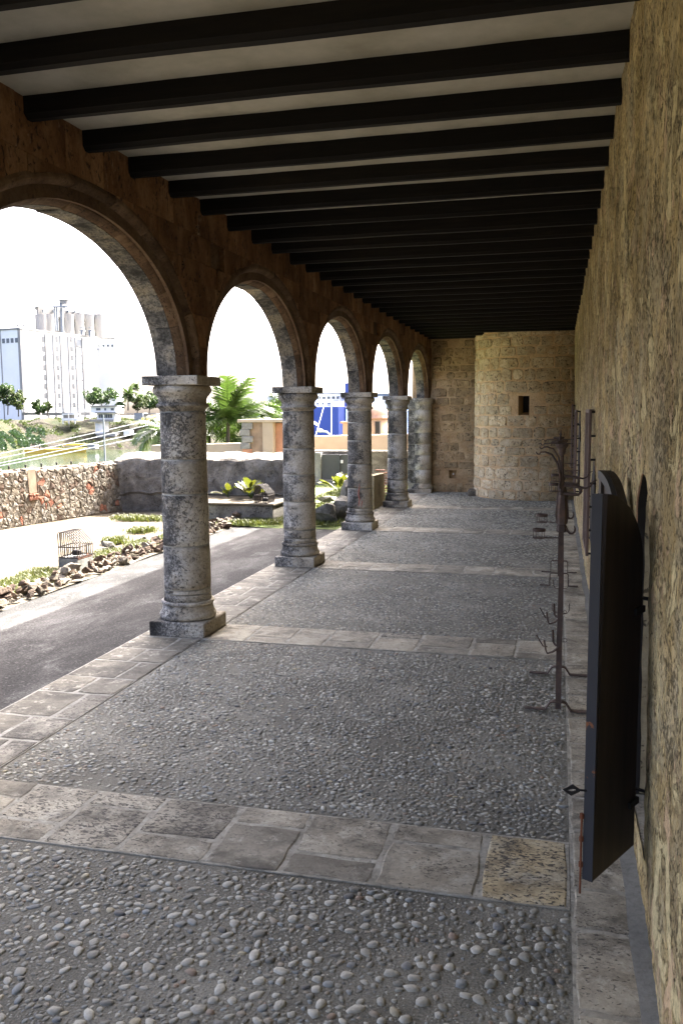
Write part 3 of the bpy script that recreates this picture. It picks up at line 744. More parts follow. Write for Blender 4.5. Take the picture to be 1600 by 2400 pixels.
column(YC0 - PITCH_Y, 'stone column nearest the camera at the left edge', [0.55, 0.95, 1.3], (1,))
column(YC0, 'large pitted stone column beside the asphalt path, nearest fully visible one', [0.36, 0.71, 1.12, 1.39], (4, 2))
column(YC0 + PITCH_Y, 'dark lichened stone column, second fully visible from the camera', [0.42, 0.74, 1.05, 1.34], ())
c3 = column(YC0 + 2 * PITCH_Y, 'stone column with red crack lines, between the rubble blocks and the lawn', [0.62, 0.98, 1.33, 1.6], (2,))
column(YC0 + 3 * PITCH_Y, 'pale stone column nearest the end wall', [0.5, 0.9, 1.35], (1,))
for az0, zs, nm in ((-1.42, [0.33, 0.4, 0.46, 0.53, 0.6, 0.66, 0.7], 'red_crack'), (-1.2, [0.34, 0.38, 0.42, 0.45], 'red_crack')):
    mm = MB(); mm.tube([(XC + 0.1865 * math.cos(az0 + 0.05 * math.sin(z * 31)), c3.location.y + 0.1865 * math.sin(az0 + 0.05 * math.sin(z * 31)), z) for z in zs], [0.004] + [random.uniform(0.006, 0.011) for _ in zs[2:]] + [0.003], 6, flat=0.5)
    mm.build(nm, 'crack', c3)
# respond pier at the end wall
rp = thing('respond_pier', (XC, YB - 0.1, 0), 'grey engaged half column with pale joints against the end wall', 'column')
zj = [0.2, 0.5, 0.82, 1.05, 1.3, 1.55, 1.78]
for i in range(len(zj) - 1):
    z0, z1 = zj[i] + 0.004, zj[i + 1] - 0.004
    mm = MB(); mm.lathe([(0.188, z0), (0.194, z0 + 0.004), (0.194, z1 - 0.004), (0.188, z1)], 28, (XC + 0.02, YB - 0.13, 0)); mm.build('drum', 'column', rp, smooth=True)
    mm = MB(); mm.box(-3.16, XC - 0.08, YB - 0.26, YB + 0.02, z0, z1, 0.006); mm.build('pier_block', 'column', rp)
mm = MB(); mm.lathe([(0.186, 0.15), (0.186, 1.8)], 28, (XC + 0.02, YB - 0.13, 0)); mm.box(-3.15, XC, YB - 0.25, YB, 0, 1.8); mm.build('joint_mortar', 'joint', rp)
mm = MB(); mm.lathe([(0.2, 0.08), (0.245, 0.09), (0.245, 0.12), (0.22, 0.14), (0.2, 0.19), (0.195, 0.2)], 28, (XC + 0.02, YB - 0.13, 0)); mm.build('base', 'column', rp, smooth=True)
mm = MB(); mm.box(-3.17, XC + 0.25, YB - 0.38, YB, 0, 0.09, 0.008); mm.build('plinth', 'column', rp)
mm = MB(); mm.lathe([(0.19, 1.78), (0.2, 1.83), (0.2, 1.9), (0.23, 1.96), (0.23, ZA)], 28, (XC + 0.02, YB - 0.13, 0)); mm.box(-3.16, XC, YB - 0.28, YB, 1.8, ZA - 0.003, 0.006); mm.build('capital', 'column', rp)

# ================================================================== PALACE WALL (right)
pw_ = thing('palace_wall', (XW, 6, 0), 'tall ochre wall of worn render along the right of the gallery', 'wall')
DY0, DY1, DZ0, DZS, DZA = 3.03, 3.60, 0.17, 1.21, 1.52       # doorway
DYM = (DY0 + DY1) / 2
def wallx(y, z):
    e = min(1.0, max(0.0, (max(DY0 - y, y - DY1, z - 1.6) - 0.02) / 0.5)) if z < 2.2 else 1.0
    lean = XW + 0.004 + 0.01 * (1 - e) - 0.0145 * z
    return lean + e * (0.012 * nz(0, y, z, 0.9) + 0.008 * nz(4, y, z, 3.2)) + 0.006 * nz(9, y, z, 9) + 0.0035 * nz(9, y, z, 24)
def door_top(y):
    q = 1 - ((y - DYM) / (DYM - DY0)) ** 2
    return DZS + (DZA - DZS) * math.sqrt(max(q, 0))
m_ = MB()
def wpatch(ys, zf, n):
    nu = len(ys); V = []; Fq = []
    for j in range(n):
        for y in ys:
            a, b_ = zf(y); z = a + (b_ - a) * j / (n - 1); V.append((wallx(y, z), y, z))
    for j in range(n - 1):
        for i in range(nu - 1): Fq.append((j * nu + i, (j + 1) * nu + i, (j + 1) * nu + i + 1, j * nu + i + 1))
    m_.add(V, Fq)
wpatch(linspace(-6, 1.2, 60), lambda y: (0, ZC + 0.05), 30)
wpatch(linspace(1.2, DY0, 75), lambda y: (0, ZC + 0.05), 135)
yd = [DYM - (DYM - DY0) * math.cos(math.pi * i / 24) for i in range(25)]
wpatch(yd, lambda y: (door_top(y), ZC + 0.05), 80); wpatch(yd, lambda y: (0, DZ0), 8)
wpatch(linspace(DY1, 7, 130), lambda y: (0, ZC + 0.05), 130); wpatch(linspace(7, YB + 0.2, 240), lambda y: (0, ZC + 0.05), 90)
m_.build('wall_face', 'wall', pw_, smooth=True)
m_ = MB(); m_.box(0.95, 4.2, -6, 19.2, -0.05, ZC + 0.02); m_.build('wall_core', 'wallcore', pw_)
out = [(DY0, z) for z in linspace(DZ0, DZS, 14)] + [(y, door_top(y)) for y in yd[1:-1]] + [(DY1, z) for z in linspace(DZS, DZ0, 14)]
for x0, x1, mt, nm in ((0.0, 0.006, 'jamb_edge', 'brick_arris'), (0.006, 0.036, 'inner_dark', 'door_frame'), (0.036, 0.5, 'jamb', 'door_reveal')):
    m_ = MB(); V = []; Fq = []
    for (y, z) in out:
        xa = wallx(y, z)
        V += [(xa + x0, y, z), (xa + x1, y, z)]
    for i in range(len(out) - 1): Fq.append((2 * i, 2 * i + 1, 2 * i + 3, 2 * i + 2))
    m_.add(V, Fq); m_.build(nm, mt, pw_)
m_ = MB(); m_.box(0.6, 0.66, DY0 - 0.1, DY1 + 0.1, DZ0, DZA + 0.1); m_.build('dark_room_panel', 'inner_dark', pw_)  # added dark panel, stands in for the unlit room behind
m_ = MB(); m_.box(wallx(DYM, DZ0) + 0.004, 0.62, DY0 + 0.001, DY1 - 0.001, DZ0 - 0.05, DZ0 - 0.003, 0.004); m_.build('door_sill', 'slab', pw_)

# ================================================================== END WALL AND ROUND TOWER
ew = thing('end_wall', (-1.9, YB, 0), 'dim brown rubble masonry wall closing the far end of the gallery', 'wall')
NX0, NX1, NZ0, NZ1 = -2.29, -2.13, 0.3, 0.48
m_ = MB()
for a in [(-3.1, NX0, 0, ZC + 0.05), (NX1, 0.4, 0, ZC + 0.05), (NX0, NX1, 0, NZ0), (NX0, NX1, NZ1, ZC + 0.05)]:
    v, f = grid_mesh(lambda x, z: (x, YB + 0.006 * nz(x, 0, z, 4) if not (a[0] == NX0) else YB, z), linspace(a[0], a[1], 12), linspace(a[2], a[3], 24)); m_.add(v, f)
m_.add([(NX0, YB, NZ0), (NX1, YB, NZ0), (NX1, YB, NZ1), (NX0, YB, NZ1)] + [(x, YB + 0.12, z) for x, z in ((NX0, NZ0), (NX1, NZ0), (NX1, NZ1), (NX0, NZ1))], [(0, 1, 5, 4), (1, 2, 6, 5), (2, 3, 7, 6), (3, 0, 4, 7), (4, 5, 6, 7)])
m_.box(-3.1, 4, YB + 0.3, 19.2, 0, ZC + 0.05)
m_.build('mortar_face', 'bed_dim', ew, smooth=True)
def masonry(parent, u0, u1, z0, z1, mp, mat, hmin, hmax, wmin, wmax, skip, prob=1.0, depth=0.022, jit=0.008):
    z = z0
    while z < z1 - 0.05:
        h = min(random.uniform(hmin, hmax), z1 - z); u = u0 - random.uniform(0, wmin)
        while u < u1:
            w = random.uniform(wmin, wmax); a, b_ = max(u, u0), min(u + w, u1); g = random.uniform(0.004, 0.011)
            zz0, zz1 = z + g + random.uniform(-0.01, 0.01), z + h - g + random.uniform(-0.012, 0.008)
            if b_ - a > 0.07 and random.random() < prob and not skip(a, b_, zz0, zz1):
                mm = MB(); block_mesh(mm, a + g, b_ - g, zz0, zz1, mp, depth=depth * random.uniform(0.25, 0.75), inset=0.016, jit=jit * random.uniform(0.8, 2.0), rnd=0.13, bulge=0.005)
                mm.build('block', mat, parent, smooth=False)
            u += w
        z += h
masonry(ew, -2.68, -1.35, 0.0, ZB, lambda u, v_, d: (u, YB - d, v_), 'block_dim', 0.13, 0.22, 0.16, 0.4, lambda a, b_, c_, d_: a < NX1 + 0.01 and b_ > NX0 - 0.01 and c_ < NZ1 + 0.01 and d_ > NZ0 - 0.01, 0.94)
m_ = MB(); m_.box(-2.225, -2.195, YB + 0.085, YB + 0.12, 0.37, 0.41, 0.003); m_.build('outlet_box', 'sticker', ew)

TX, TY, TR = -0.50, 18.32, 1.2
tw = thing('round_tower', (TX, TY, 0), 'round stair tower of pale coral blocks with small square window', 'tower')
def twp(u, v_, d):
    th = u / TR; return (TX + (TR + d) * math.sin(th), TY - (TR + d) * math.cos(th), v_)
WU0, WU1, WZ0, WZ1 = TR * math.atan2(-0.40 + 0.5, 1), 0, 1.72, 2.06
# window placed where the sight line to the square hole meets the drum
best = min(linspace(-1.2, 1.2, 400), key=lambda th: abs((twp(th * TR, 1.8, 0)[0]) / (twp(th * TR, 1.8, 0)[1]) - (-0.0385)))
WU0, WU1 = best * TR - 0.105, best * TR + 0.105; WZ0, WZ1 = 1.67, 2.04
us = sorted(set(linspace(-1.75, 1.5, 60) + [WU0, WU1])); zs = sorted(set(linspace(0, ZC + 0.05, 50) + [WZ0, WZ1]))
m_ = MB(); V = [twp(u, z, 0.004 * nz(u, z, 0, 5)) for z in zs for u in us]; nu = len(us); Fq = []
for j in range(len(zs) - 1):
    for i in range(nu - 1):
        if us[i] >= WU0 - 1e-6 and us[i + 1] <= WU1 + 1e-6 and zs[j] >= WZ0 - 1e-6 and zs[j + 1] <= WZ1 + 1e-6: continue
        Fq.append((j * nu + i, j * nu + i + 1, (j + 1) * nu + i + 1, (j + 1) * nu + i))
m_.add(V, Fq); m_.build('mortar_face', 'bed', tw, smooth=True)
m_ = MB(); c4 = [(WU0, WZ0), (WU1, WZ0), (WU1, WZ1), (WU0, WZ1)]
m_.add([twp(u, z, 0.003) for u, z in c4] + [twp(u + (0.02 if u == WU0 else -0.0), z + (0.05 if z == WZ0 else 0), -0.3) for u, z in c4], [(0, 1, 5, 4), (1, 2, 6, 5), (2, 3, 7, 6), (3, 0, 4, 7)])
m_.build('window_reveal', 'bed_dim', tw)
m_ = MB(); m_.add([twp(u, z, -0.3) for u, z in c4], [(0, 1, 2, 3)]); m_.build('window_recess', 'inner_dark', tw)  # dark sheet painted in for the unlit inside of the window
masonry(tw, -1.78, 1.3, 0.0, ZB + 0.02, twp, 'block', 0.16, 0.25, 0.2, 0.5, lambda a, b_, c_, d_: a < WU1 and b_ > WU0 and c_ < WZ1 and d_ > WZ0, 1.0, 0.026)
sb = MB(); v, f = chamfer_box(-1.80, -1.52, 17.86, 18.2, 0, 0.13, 0.012); sb.add([(p[0], p[1], p[2] + 0.01 * nz(p[0] * 5, p[1] * 5)) for p in v], f)
tag(sb.build('step_block', 'rubble', origin=(-1.66, 18.0, 0)), 'small squared stone block at the foot of the round tower', 'stone')

# ================================================================== DOOR LEAVES
def door_leaf(label, hinge, free, flip, framed=True):
    t = thing('door_leaf', (hinge[0], hinge[1], 0.19), label, 'door', 'leaves of the arched doorway')
    h = Vector((*hinge, 0)); d = Vector((*free, 0)) - h; L = d.length; d /= L
    n = Vector((-d.y, d.x, 0)) * (1 if flip else -1)               # outside face
    z0, zs, zt, th = 0.19, 1.215, 1.487, 0.034
    top = lambda u: zs + (zt - zs) * math.sqrt(max(0, 1 - ((L - u) / L) ** 2))
    def pt(u, z, w): q = h + d * u + n * (w - th); return (q.x, q.y, z)
    us = [L * (1 - math.cos(math.pi / 2 * i / 14)) for i in range(15)][::1]
    lo = [(0.0, z0), (L, z0)]; loop = [(0, z0), (L, z0)] + [(u, top(u)) for u in reversed(us)]
    def prism(mb, loop, w0, w1):
        k = len(loop); V = [pt(u, z, w0) for u, z in loop] + [pt(u, z, w1) for u, z in loop]
        mb.add(V, [tuple(range(k)), tuple(range(2 * k - 1, k - 1, -1))] + [(i, i + k, (i + 1) % k + k, (i + 1) % k) for i in range(k)])
    m_ = MB(); prism(m_, [(0.0, z0)] + [(L - 0.006, z0)] + [(u, top(u)) for u in reversed(us) if u < L - 0.006], 0, th); m_.build('panel', 'door', t)
    m_ = MB(); prism(m_, [(L - 0.006, z0 - 0.001), (L + 0.001, z0 - 0.001), (L + 0.001, zt), (L - 0.006, zt)], -0.001, th + 0.001); m_.build('edge_strip', 'dooredge', t)  # light on the free edge is put into this strip's colour
    # frame and boards on the inner face
    if not framed: us_ = []
    m_ = MB(); fr = 0.035
    inn = lambda u: top(u) - fr
    uu = [u for u in us if fr <= u <= L - 0.0] 
    V = []; Fq = []
    for u in us: V += [pt(u, top(u), -0.001), pt(u, top(u), -0.022), pt(u + fr * 0.7 if u < L - fr else u, max(top(u) - fr, z0), -0.022), pt(u + fr * 0.7 if u < L - fr else u, max(top(u) - fr, z0), -0.001)]
    for i in range(len(us) - 1):
        for q in range(4): a = i * 4 + q; b_ = i * 4 + (q + 1) % 4; Fq.append((a, b_, b_ + 4, a + 4))
    m_.add(V, Fq)
    if framed: m_.build('arched_rail', 'dooredge', t)
    for u0, u1 in ((L - 0.05, L - 0.008), (0.004, 0.045)) if framed else ():
        m_ = MB(); prism(m_, [(u0, z0), (u1, z0), (u1, top(u1) - 0.01), (u0, top(u0) - 0.012)], -0.001, -0.02); m_.build('stile', 'door', t)
    nb = 3 if framed else 0
    for i in range(nb):
        a = 0.05 + (L - 0.105) * i / nb + 0.004; b_ = 0.05 + (L - 0.105) * (i + 1) / nb - 0.004
        m_ = MB(); prism(m_, [(a, z0 + 0.005), (b_, z0 + 0.005), (b_, top(b_) - 0.035), (a, top(a) - 0.035)], -0.001, -0.008); m_.build('board', 'dooredge' if i == 1 else 'door', t)
    for z in (1.06, 0.36):
        m_ = MB(); m_.tube([pt(0.06, z, th + 0.004), pt(-0.012, z, th + 0.004)], 0.008, 4, flat=2.0); m_.tube([pt(-0.014, z - 0.025, 0.02), pt(-0.014, z + 0.022, 0.02)], 0.009, 8)
        q = Vector(pt(-0.014, z + 0.03, 0.02)); m_.tube([q + Vector((0, 0, -0.0)), q + Vector((0.012, 0.0, 0.004)), q + Vector((0.045, -0.02 if flip else 0.02, 0.004))], 0.007, 6)
        m_.build('hinge', 'black', t)
    return t, pt, L, th
t, pt, L, th = door_leaf('dark iron-clad door leaf swung open towards the camera, with pointed latch', (0.294, 3.105), (0.139, 2.815), True, False)
m_ = MB(); m_.tube([pt(L + 0.004, 0.137, -0.006), pt(L + 0.004, 0.42, -0.006)], 0.0042, 6); m_.build('bolt_rod', 'rust', t)
for z in (0.24, 0.33, 0.41):
    m_ = MB(); m_.tube([pt(L + 0.004, z - 0.008, -0.006), pt(L + 0.004, z + 0.008, -0.006)], 0.008, 6); m_.build('bolt_guide', 'rust', t)
# lozenge latch plate with a slot
c0 = Vector(pt(L + 0.002, 0.50, 0.004)); V = []; Fq = []
outer = [(-0.074, -0.002), (-0.042, 0.019), (-0.018, 0.004), (-0.018, -0.004), (-0.046, -0.021)]
inner = [(-0.062, -0.004), (-0.042, 0.003), (-0.032, 0.003), (-0.032, -0.002), (-0.044, -0.005)]
for w in (0.0, -0.005):
    for ring_ in (outer, inner): V += [c0 + Vector((a, w, b_)) for a, b_ in ring_]
for i in range(5):
    j = (i + 1) % 5
    Fq += [(i, j, 5 + j, 5 + i), (10 + i, 15 + i, 15 + j, 10 + j), (i, 10 + i, 10 + j, j), (5 + i, 5 + j, 15 + j, 15 + i)]
m_ = MB(); m_.add(V, Fq); m_.tube([c0 + Vector((0.004, 0, 0)), c0 + Vector((-0.02, 0, 0))], 0.004, 6); m_.build('latch_plate', 'black', t)
door_leaf('dark door leaf folded back along the wall, showing its grey boards', (0.292, 3.63), (0.228, 3.955), False)

# ================================================================== ANDIRONS
def ribbon(mb, path, y0, y1, th):
    V = []; Fq = []; k = len(path)
    for i, (x, z) in enumerate(path):
        a = path[max(i - 1, 0)]; b_ = path[min(i + 1, k - 1)]; tx, tz = b_[0] - a[0], b_[1] - a[1]; l_ = math.hypot(tx, tz)
        nx_, nz_ = -tz / l_ * th, tx / l_ * th
        V += [(x, y0, z), (x, y1, z), (x + nx_, y1, z + nz_), (x + nx_, y0, z + nz_)]
    for i in range(k - 1):
        for q in range(4): a, b_ = i * 4 + q, i * 4 + (q + 1) % 4; Fq.append((a, a + 4, b_ + 4, b_))
    Fq += [(0, 1, 2, 3), tuple((k - 1) * 4 + q for q in (3, 2, 1, 0))]
    mb.add(V, Fq)
def arc_pts(c, r, a0, a1, n, plane='xz'):
    return [(c[0] + r * math.cos(a0 + (a1 - a0) * i / n), c[1], c[2] + r * math.sin(a0 + (a1 - a0) * i / n)) for i in range(n + 1)]
def andiron(label, x, y, full=True, zs=1.0):
    t = thing('andiron', (x, y, 0.012), label, 'andiron', 'wrought iron andirons along the wall')
    def B(m_, name, mat='iron', smooth=False):
        m_.v = [(p[0] + x, p[1] + y, p[2] * zs + 0.012 if p[2] > 0.15 else p[2] + 0.012) for p in m_.v]
        return m_.build(name, mat, t, smooth)
    m_ = MB()
    if full: ribbon(m_, [(-0.19, 0), (-0.075, 0), (-0.068, 0.003), (-0.048, 0.035), (-0.042, 0.045), (-0.03, 0.05), (0.03, 0.05), (0.042, 0.045), (0.048, 0.035), (0.068, 0.003), (0.078, 0), (0.19, 0)], -0.017, 0.017, 0.008)
    else: ribbon(m_, [(-0.185, 0), (-0.085, 0), (-0.083, 0.115), (-0.076, 0.124), (0.076, 0.124), (0.083, 0.115), (0.085, 0), (0.185, 0)], -0.014, 0.014, 0.009)
    B(m_, 'foot')
    m_ = MB(); m_.tube([(0.002, 0, 0.012 if full else 0.1), (0, 0, 0.4), (0.004, 0, 0.75), (-0.002, 0, 1.06)], [0.023, 0.0225, 0.019, 0.018], 4); B(m_, 'pole')
    m_ = MB(); m_.lathe([(0.022, 1.05), (0.03, 1.056), (0.03, 1.086), (0.022, 1.092), (0.027, 1.1), (0.029, 1.14), (0.029, 1.19), (0.023, 1.25), (0.018, 1.262)], 6); B(m_, 'knop')
    m_ = MB(); m_.tube([(0, 0, 1.255), (-0.004, 0, 1.36), (-0.006, 0, 1.49)], [0.014, 0.011, 0.01], 8); m_.lathe([(0.012, 1.29), (0.017, 1.3), (0.017, 1.315), (0.012, 1.325)], 10); B(m_, 'stem', smooth=True)
    m_ = MB(); m_.lathe([(0.01, 1.485), (0.018, 1.5), (0.022, 1.525), (0.034, 1.54), (0.034, 1.552), (0.026, 1.553)], 12, (-0.008, 0, 0)); B(m_, 'cup')
    if not full: return t
    m_ = MB(); m_.tube([(-0.02, 0, 1.553), (-0.02, 0, 1.585), (-0.018, 0, 1.615)], [0.01, 0.008, 0.002], 6); m_.tube([(-0.032, 0, 1.588), (-0.01, 0, 1.588)], 0.004, 4); B(m_, 'finial')
    m_ = MB(); ribbon(m_, [(-0.135, 1.548), (-0.128, 1.553), (-0.12, 1.543), (-0.112, 1.541), (-0.104, 1.551), (-0.03, 1.553), (0.05, 1.55)], -0.009, 0.009, 0.006)
    m_.tube([(-0.06, -0.02, 1.565), (-0.045, 0.03, 1.565), (-0.01, 0.03, 1.565), (0.0, -0.01, 1.565), (-0.03, -0.03, 1.565), (-0.06, -0.02, 1.565)], 0.006, 6); B(m_, 'top_arm')
    m_ = MB(); m_.tube([(-0.012, -0.012, 1.3), (-0.016, -0.012, 1.38), (-0.03, -0.014, 1.44), (-0.062, -0.016, 1.492), (-0.1, -0.018, 1.507), (-0.122, -0.018, 1.506), (-0.132, -0.018, 1.494), (-0.143, -0.018, 1.496), (-0.15, -0.018, 1.508)], [0.009, 0.008, 0.007, 0.006, 0.005, 0.005, 0.004, 0.004, 0.003], 6); B(m_, 'spit_hook', smooth=True)
    m_ = MB(); m_.tube([(0.005, -0.012, 1.32), (0.085, -0.014, 1.312), (0.1, -0.014, 1.3), (0.1, -0.014, 1.285), (0.088, -0.014, 1.268), (0.005, -0.012, 1.272)], 0.009, 6); m_.tube([(0.085, -0.014, 1.312), (0.125, -0.016, 1.304), (0.15, -0.016, 1.315), (0.165, -0.016, 1.345), (0.185, -0.016, 1.352)], [0.008, 0.006, 0.005, 0.004, 0.002], 6); B(m_, 'side_bracket', smooth=True)
    m_ = MB(); ribbon(m_, [(0.01, 1.396), (0.085, 1.4)], -0.012, 0.012, 0.006); m_.tube([(0.05, 0, 1.399), (0.055, 0, 1.385)], 0.006, 5); B(m_, 'rest_arm')
    for (bx, by, r, zt, zb) in ((-0.05, -0.035, 0.026, 1.335, 1.285), (-0.125, -0.05, 0.036, 1.075, 1.02)):
        m_ = MB(); V = []; n = 14
        m_.lathe([(r, zt - 0.016), (r, zt), (r - 0.003, zt), (r - 0.003, zt - 0.016), (r, zt - 0.016)], n, (bx, by, 0), caps=False)
        m_.lathe([(r - 0.002, zb), (r - 0.002, zb + 0.004), (0.002, zb + 0.003)], n, (bx, by, 0), caps=False)
        for q in range(4):
            a = q * math.pi / 2 + 0.5; m_.tube([(bx + r * math.cos(a), by + r * math.sin(a), zt - 0.014), (bx + (r - 0.002) * math.cos(a), by + (r - 0.002) * math.sin(a), zb + 0.002)], 0.0022, 4)
        ribbon(m_, [(bx, zb), (bx * 0.5, zb - 0.003), (-0.01, zb - 0.001)], by * 0.5 - 0.008, by * 0.5 + 0.008, 0.005)
        B(m_, 'candle_basket')
    m_ = MB(); m_.tube([(0.01, -0.01, 1.078), (0.028, -0.012, 1.07), (0.034, -0.012, 1.058), (0.046, -0.012, 1.046), (0.06, -0.012, 1.046), (0.07, -0.012, 1.056), (0.073, -0.012, 1.072), (0.068, -0.012, 1.09)], [0.007, 0.007, 0.007, 0.007, 0.006, 0.006, 0.005, 0.003], 6); B(m_, 'hook', smooth=True)
    m_ = MB()
    for s_ in (-1, 1): m_.tube([(s_ * 0.018, 0, 1.25), (s_ * 0.03, 0, 1.2), (s_ * 0.034, 0, 1.15), (s_ * 0.026, 0, 1.1)], 0.005, 5)
    B(m_, 'scroll')
    m_ = MB(); m_.tube([(-0.045, -0.01, 0.635), (-0.042, -0.012, 0.6), (-0.034, -0.012, 0.584), (0.04, -0.012, 0.583), (0.05, -0.012, 0.6), (0.052, -0.01, 0.64)], 0.0024, 5); B(m_, 'wire_bracket')
    m_ = MB(); m_.tube([(0, -0.015, 0.385), (-0.035, -0.045, 0.362), (-0.066, -0.06, 0.355), (-0.075, -0.062, 0.375), (-0.084, -0.062, 0.432)], 0.0085, 4, flat=0.55)
    m_.tube([(0, 0.0, 0.385), (-0.022, 0.02, 0.385), (-0.034, 0.035, 0.4), (-0.038, 0.036, 0.47)], 0.0085, 4, flat=0.55)
    m_.tube([(-0.066, -0.03, 0.386), (-0.09, -0.03, 0.388), (-0.128, -0.03, 0.452)], 0.004, 5); B(m_, 'spit_cradle')
    m_ = MB(); m_.tube([(0.02, -0.01, 0.43)] + [(0.032 + 0.011 * math.cos(a), -0.012, 0.425 + 0.011 * math.sin(a)) for a in linspace(2.5, -2.8, 8)], 0.0025, 4); B(m_, 'ring')
    return t
andiron('tall rusty wrought iron andiron nearest the open door', 0.03, 5.0)
andiron('rusty wrought iron andiron directly behind the nearest one', 0.034, 5.71)
andiron('shorter andiron with square arched foot, third from the door', 0.036, 8.7, False, 0.78)
andiron('shorter andiron with square arched foot, farthest from the door', 0.038, 9.44, False, 0.78)

# ================================================================== WINDOW GRILLES
def grille(label, y0, y1, z0, z1, proj=0.06):
    xa = wallx(y0, (z0 + z1) / 2); t = thing('window_grille', (xa, y0, z0), label, 'grille', 'grilles along the ochre wall')
    for y in (y0, y1 - 0.03):
        m_ = MB(); m_.box(xa - proj - 0.012, xa - proj + 0.012, y, y + 0.05, z0, z1, 0.004); m_.build('post', 'grille', t)
        for z in linspace(z0 + 0.02, z1 - 0.02, 7):
            m_ = MB(); m_.tube([(xa - proj, y + 0.02, z), (xa + 0.02, y + 0.02, z)], 0.009, 6); m_.build('rung', 'black', t)
    for z in (z0 + 0.01, z1 - 0.012): m_ = MB(); m_.box(xa - proj - 0.009, xa - proj + 0.009, y0 + 0.05, y1 - 0.03, z - 0.014, z + 0.014); m_.build('rail', 'grille', t)
    for y in linspace(y0 + 0.1, y1 - 0.1, 6): m_ = MB(); m_.box(xa - proj - 0.008, xa - proj + 0.008, y - 0.014, y + 0.014, z0 + 0.025, z1 - 0.027); m_.build('bar', 'grille', t)
    m_ = MB(); m_.box(xa - 0.012, xa + 0.06, y0 + 0.06, y1 - 0.04, z0 + 0.03, z1 - 0.03); m_.build('shutter', 'inner_dark', t)
grille('brown window grille nearest the open door, on the ochre wall', 7.3, 8.25, 0.55, 1.757)
grille('brown window grille midway along the ochre wall', 12.2, 13.3, 0.62, 1.757)
grille('brown window grille beside the round tower', 16.2, 16.9, 0.7, 1.86, 0.05)

# ================================================================== GARDEN WALLS
def rock_mesh(name, mat, seed, flat=0.7):
    r = random.Random(seed); t_ = (1 + 5 ** 0.5) / 2
    import bmesh
    bm = bmesh.new(); bmesh.ops.create_icosphere(bm, subdivisions=2, radius=1)
    cuts_ = [(Vector((r.gauss(0, 1), r.gauss(0, 1), r.gauss(0, 1))).normalized(), r.uniform(0.45, 0.8)) for _ in range(9)]
    for v in bm.verts:
        p = v.co; k = 1 + 0.5 * mnoise.noise(p * 1.2 + Vector((seed * 3.1, 0, 0))) + 0.3 * mnoise.noise(p * 3.0 + Vector((0, seed * 2.3, 0))) + r.uniform(-0.04, 0.04)
        q = Vector([math.copysign(abs(c_) ** 0.72, c_) for c_ in p]) * k
        for dd, lim in cuts_: 
            e_ = q.dot(dd) - lim
            if e_ > 0: q -= dd * e_
        v.co = q * 0.95
    me = bpy.data.meshes.new(name); bm.to_mesh(me); bm.free(); me.materials.append(M[mat]); return me
ROCKS = {m: [rock_mesh('stone', m, s_ + 10 * i) for s_ in range(7)] for i, m in enumerate(('rubble', 'rubble_red', 'rubble_dark'))}
# left parapet of rubble
A0, B0 = Vector((-8.62, 9.7, 0)), Vector((-7.69, 14.5, 0)); dW = (B0 - A0).normalized(); EXT = 9.0; A0 = A0 - dW * EXT; LW = (B0 - A0).length; nW = Vector((dW.y, -dW.x, 0))
rw = thing('rubble_parapet', ((A0 + B0) / 2)[:], 'sunlit pale rubble stone parapet at the left with red brick courses', 'wall')
HW = 0.86
def wmap(u, v_, d):
    q = A0 + dW * u + nW * (d - 0.05 * v_); return (q.x, q.y, v_)
m_ = MB(); v, f = grid_mesh(lambda u, z: wmap(u, z, 0.012 * nz(u, z, 0, 6)), linspace(0, LW, 160), linspace(-0.05, HW, 16)); m_.add(v, f)
v, f = grid_mesh(lambda u, w: (lambda q: (q.x, q.y, HW + 0.015 * nz(u, w, 2, 5)))(A0 + dW * u - nW * w), linspace(0, LW, 160), linspace(0.043, 0.5, 6)); m_.add(v, f)
v, f = grid_mesh(lambda u, z: (lambda q: (q.x, q.y, z))(A0 + dW * u - nW * 0.5), linspace(0, LW, 4), linspace(-0.05, HW, 3)); m_.add(v, [q[::-1] for q in f])
m_.build('mortar_core', 'rubblebed', rw, smooth=True)
NU = 2.38 + EXT; NW_ = 0.19
def voronoi(sites, x0, x1, y0, y1):
    cells = []
    for i, (a, b_) in enumerate(sites):
        poly = [(x0, y0), (x1, y0), (x1, y1), (x0, y1)]
        near = sorted(range(len(sites)), key=lambda k: (sites[k][0] - a) ** 2 + (sites[k][1] - b_) ** 2)[1:16]
        for k in near:
            c_, d_ = sites[k]; mx, my = (a + c_) / 2, (b_ + d_) / 2; nx_, ny_ = c_ - a, d_ - b_; new = []
            for q in range(len(poly)):
                p0, p1 = poly[q], poly[(q + 1) % len(poly)]; s0 = (p0[0] - mx) * nx_ + (p0[1] - my) * ny_; s1 = (p1[0] - mx) * nx_ + (p1[1] - my) * ny_
                if s0 <= 0: new.append(p0)
                if s0 * s1 < 0: t_ = s0 / (s0 - s1); new.append((p0[0] + (p1[0] - p0[0]) * t_, p0[1] + (p1[1] - p0[1]) * t_))
            poly = new
            if len(poly) < 3: break
        cells.append(poly)
    return cells
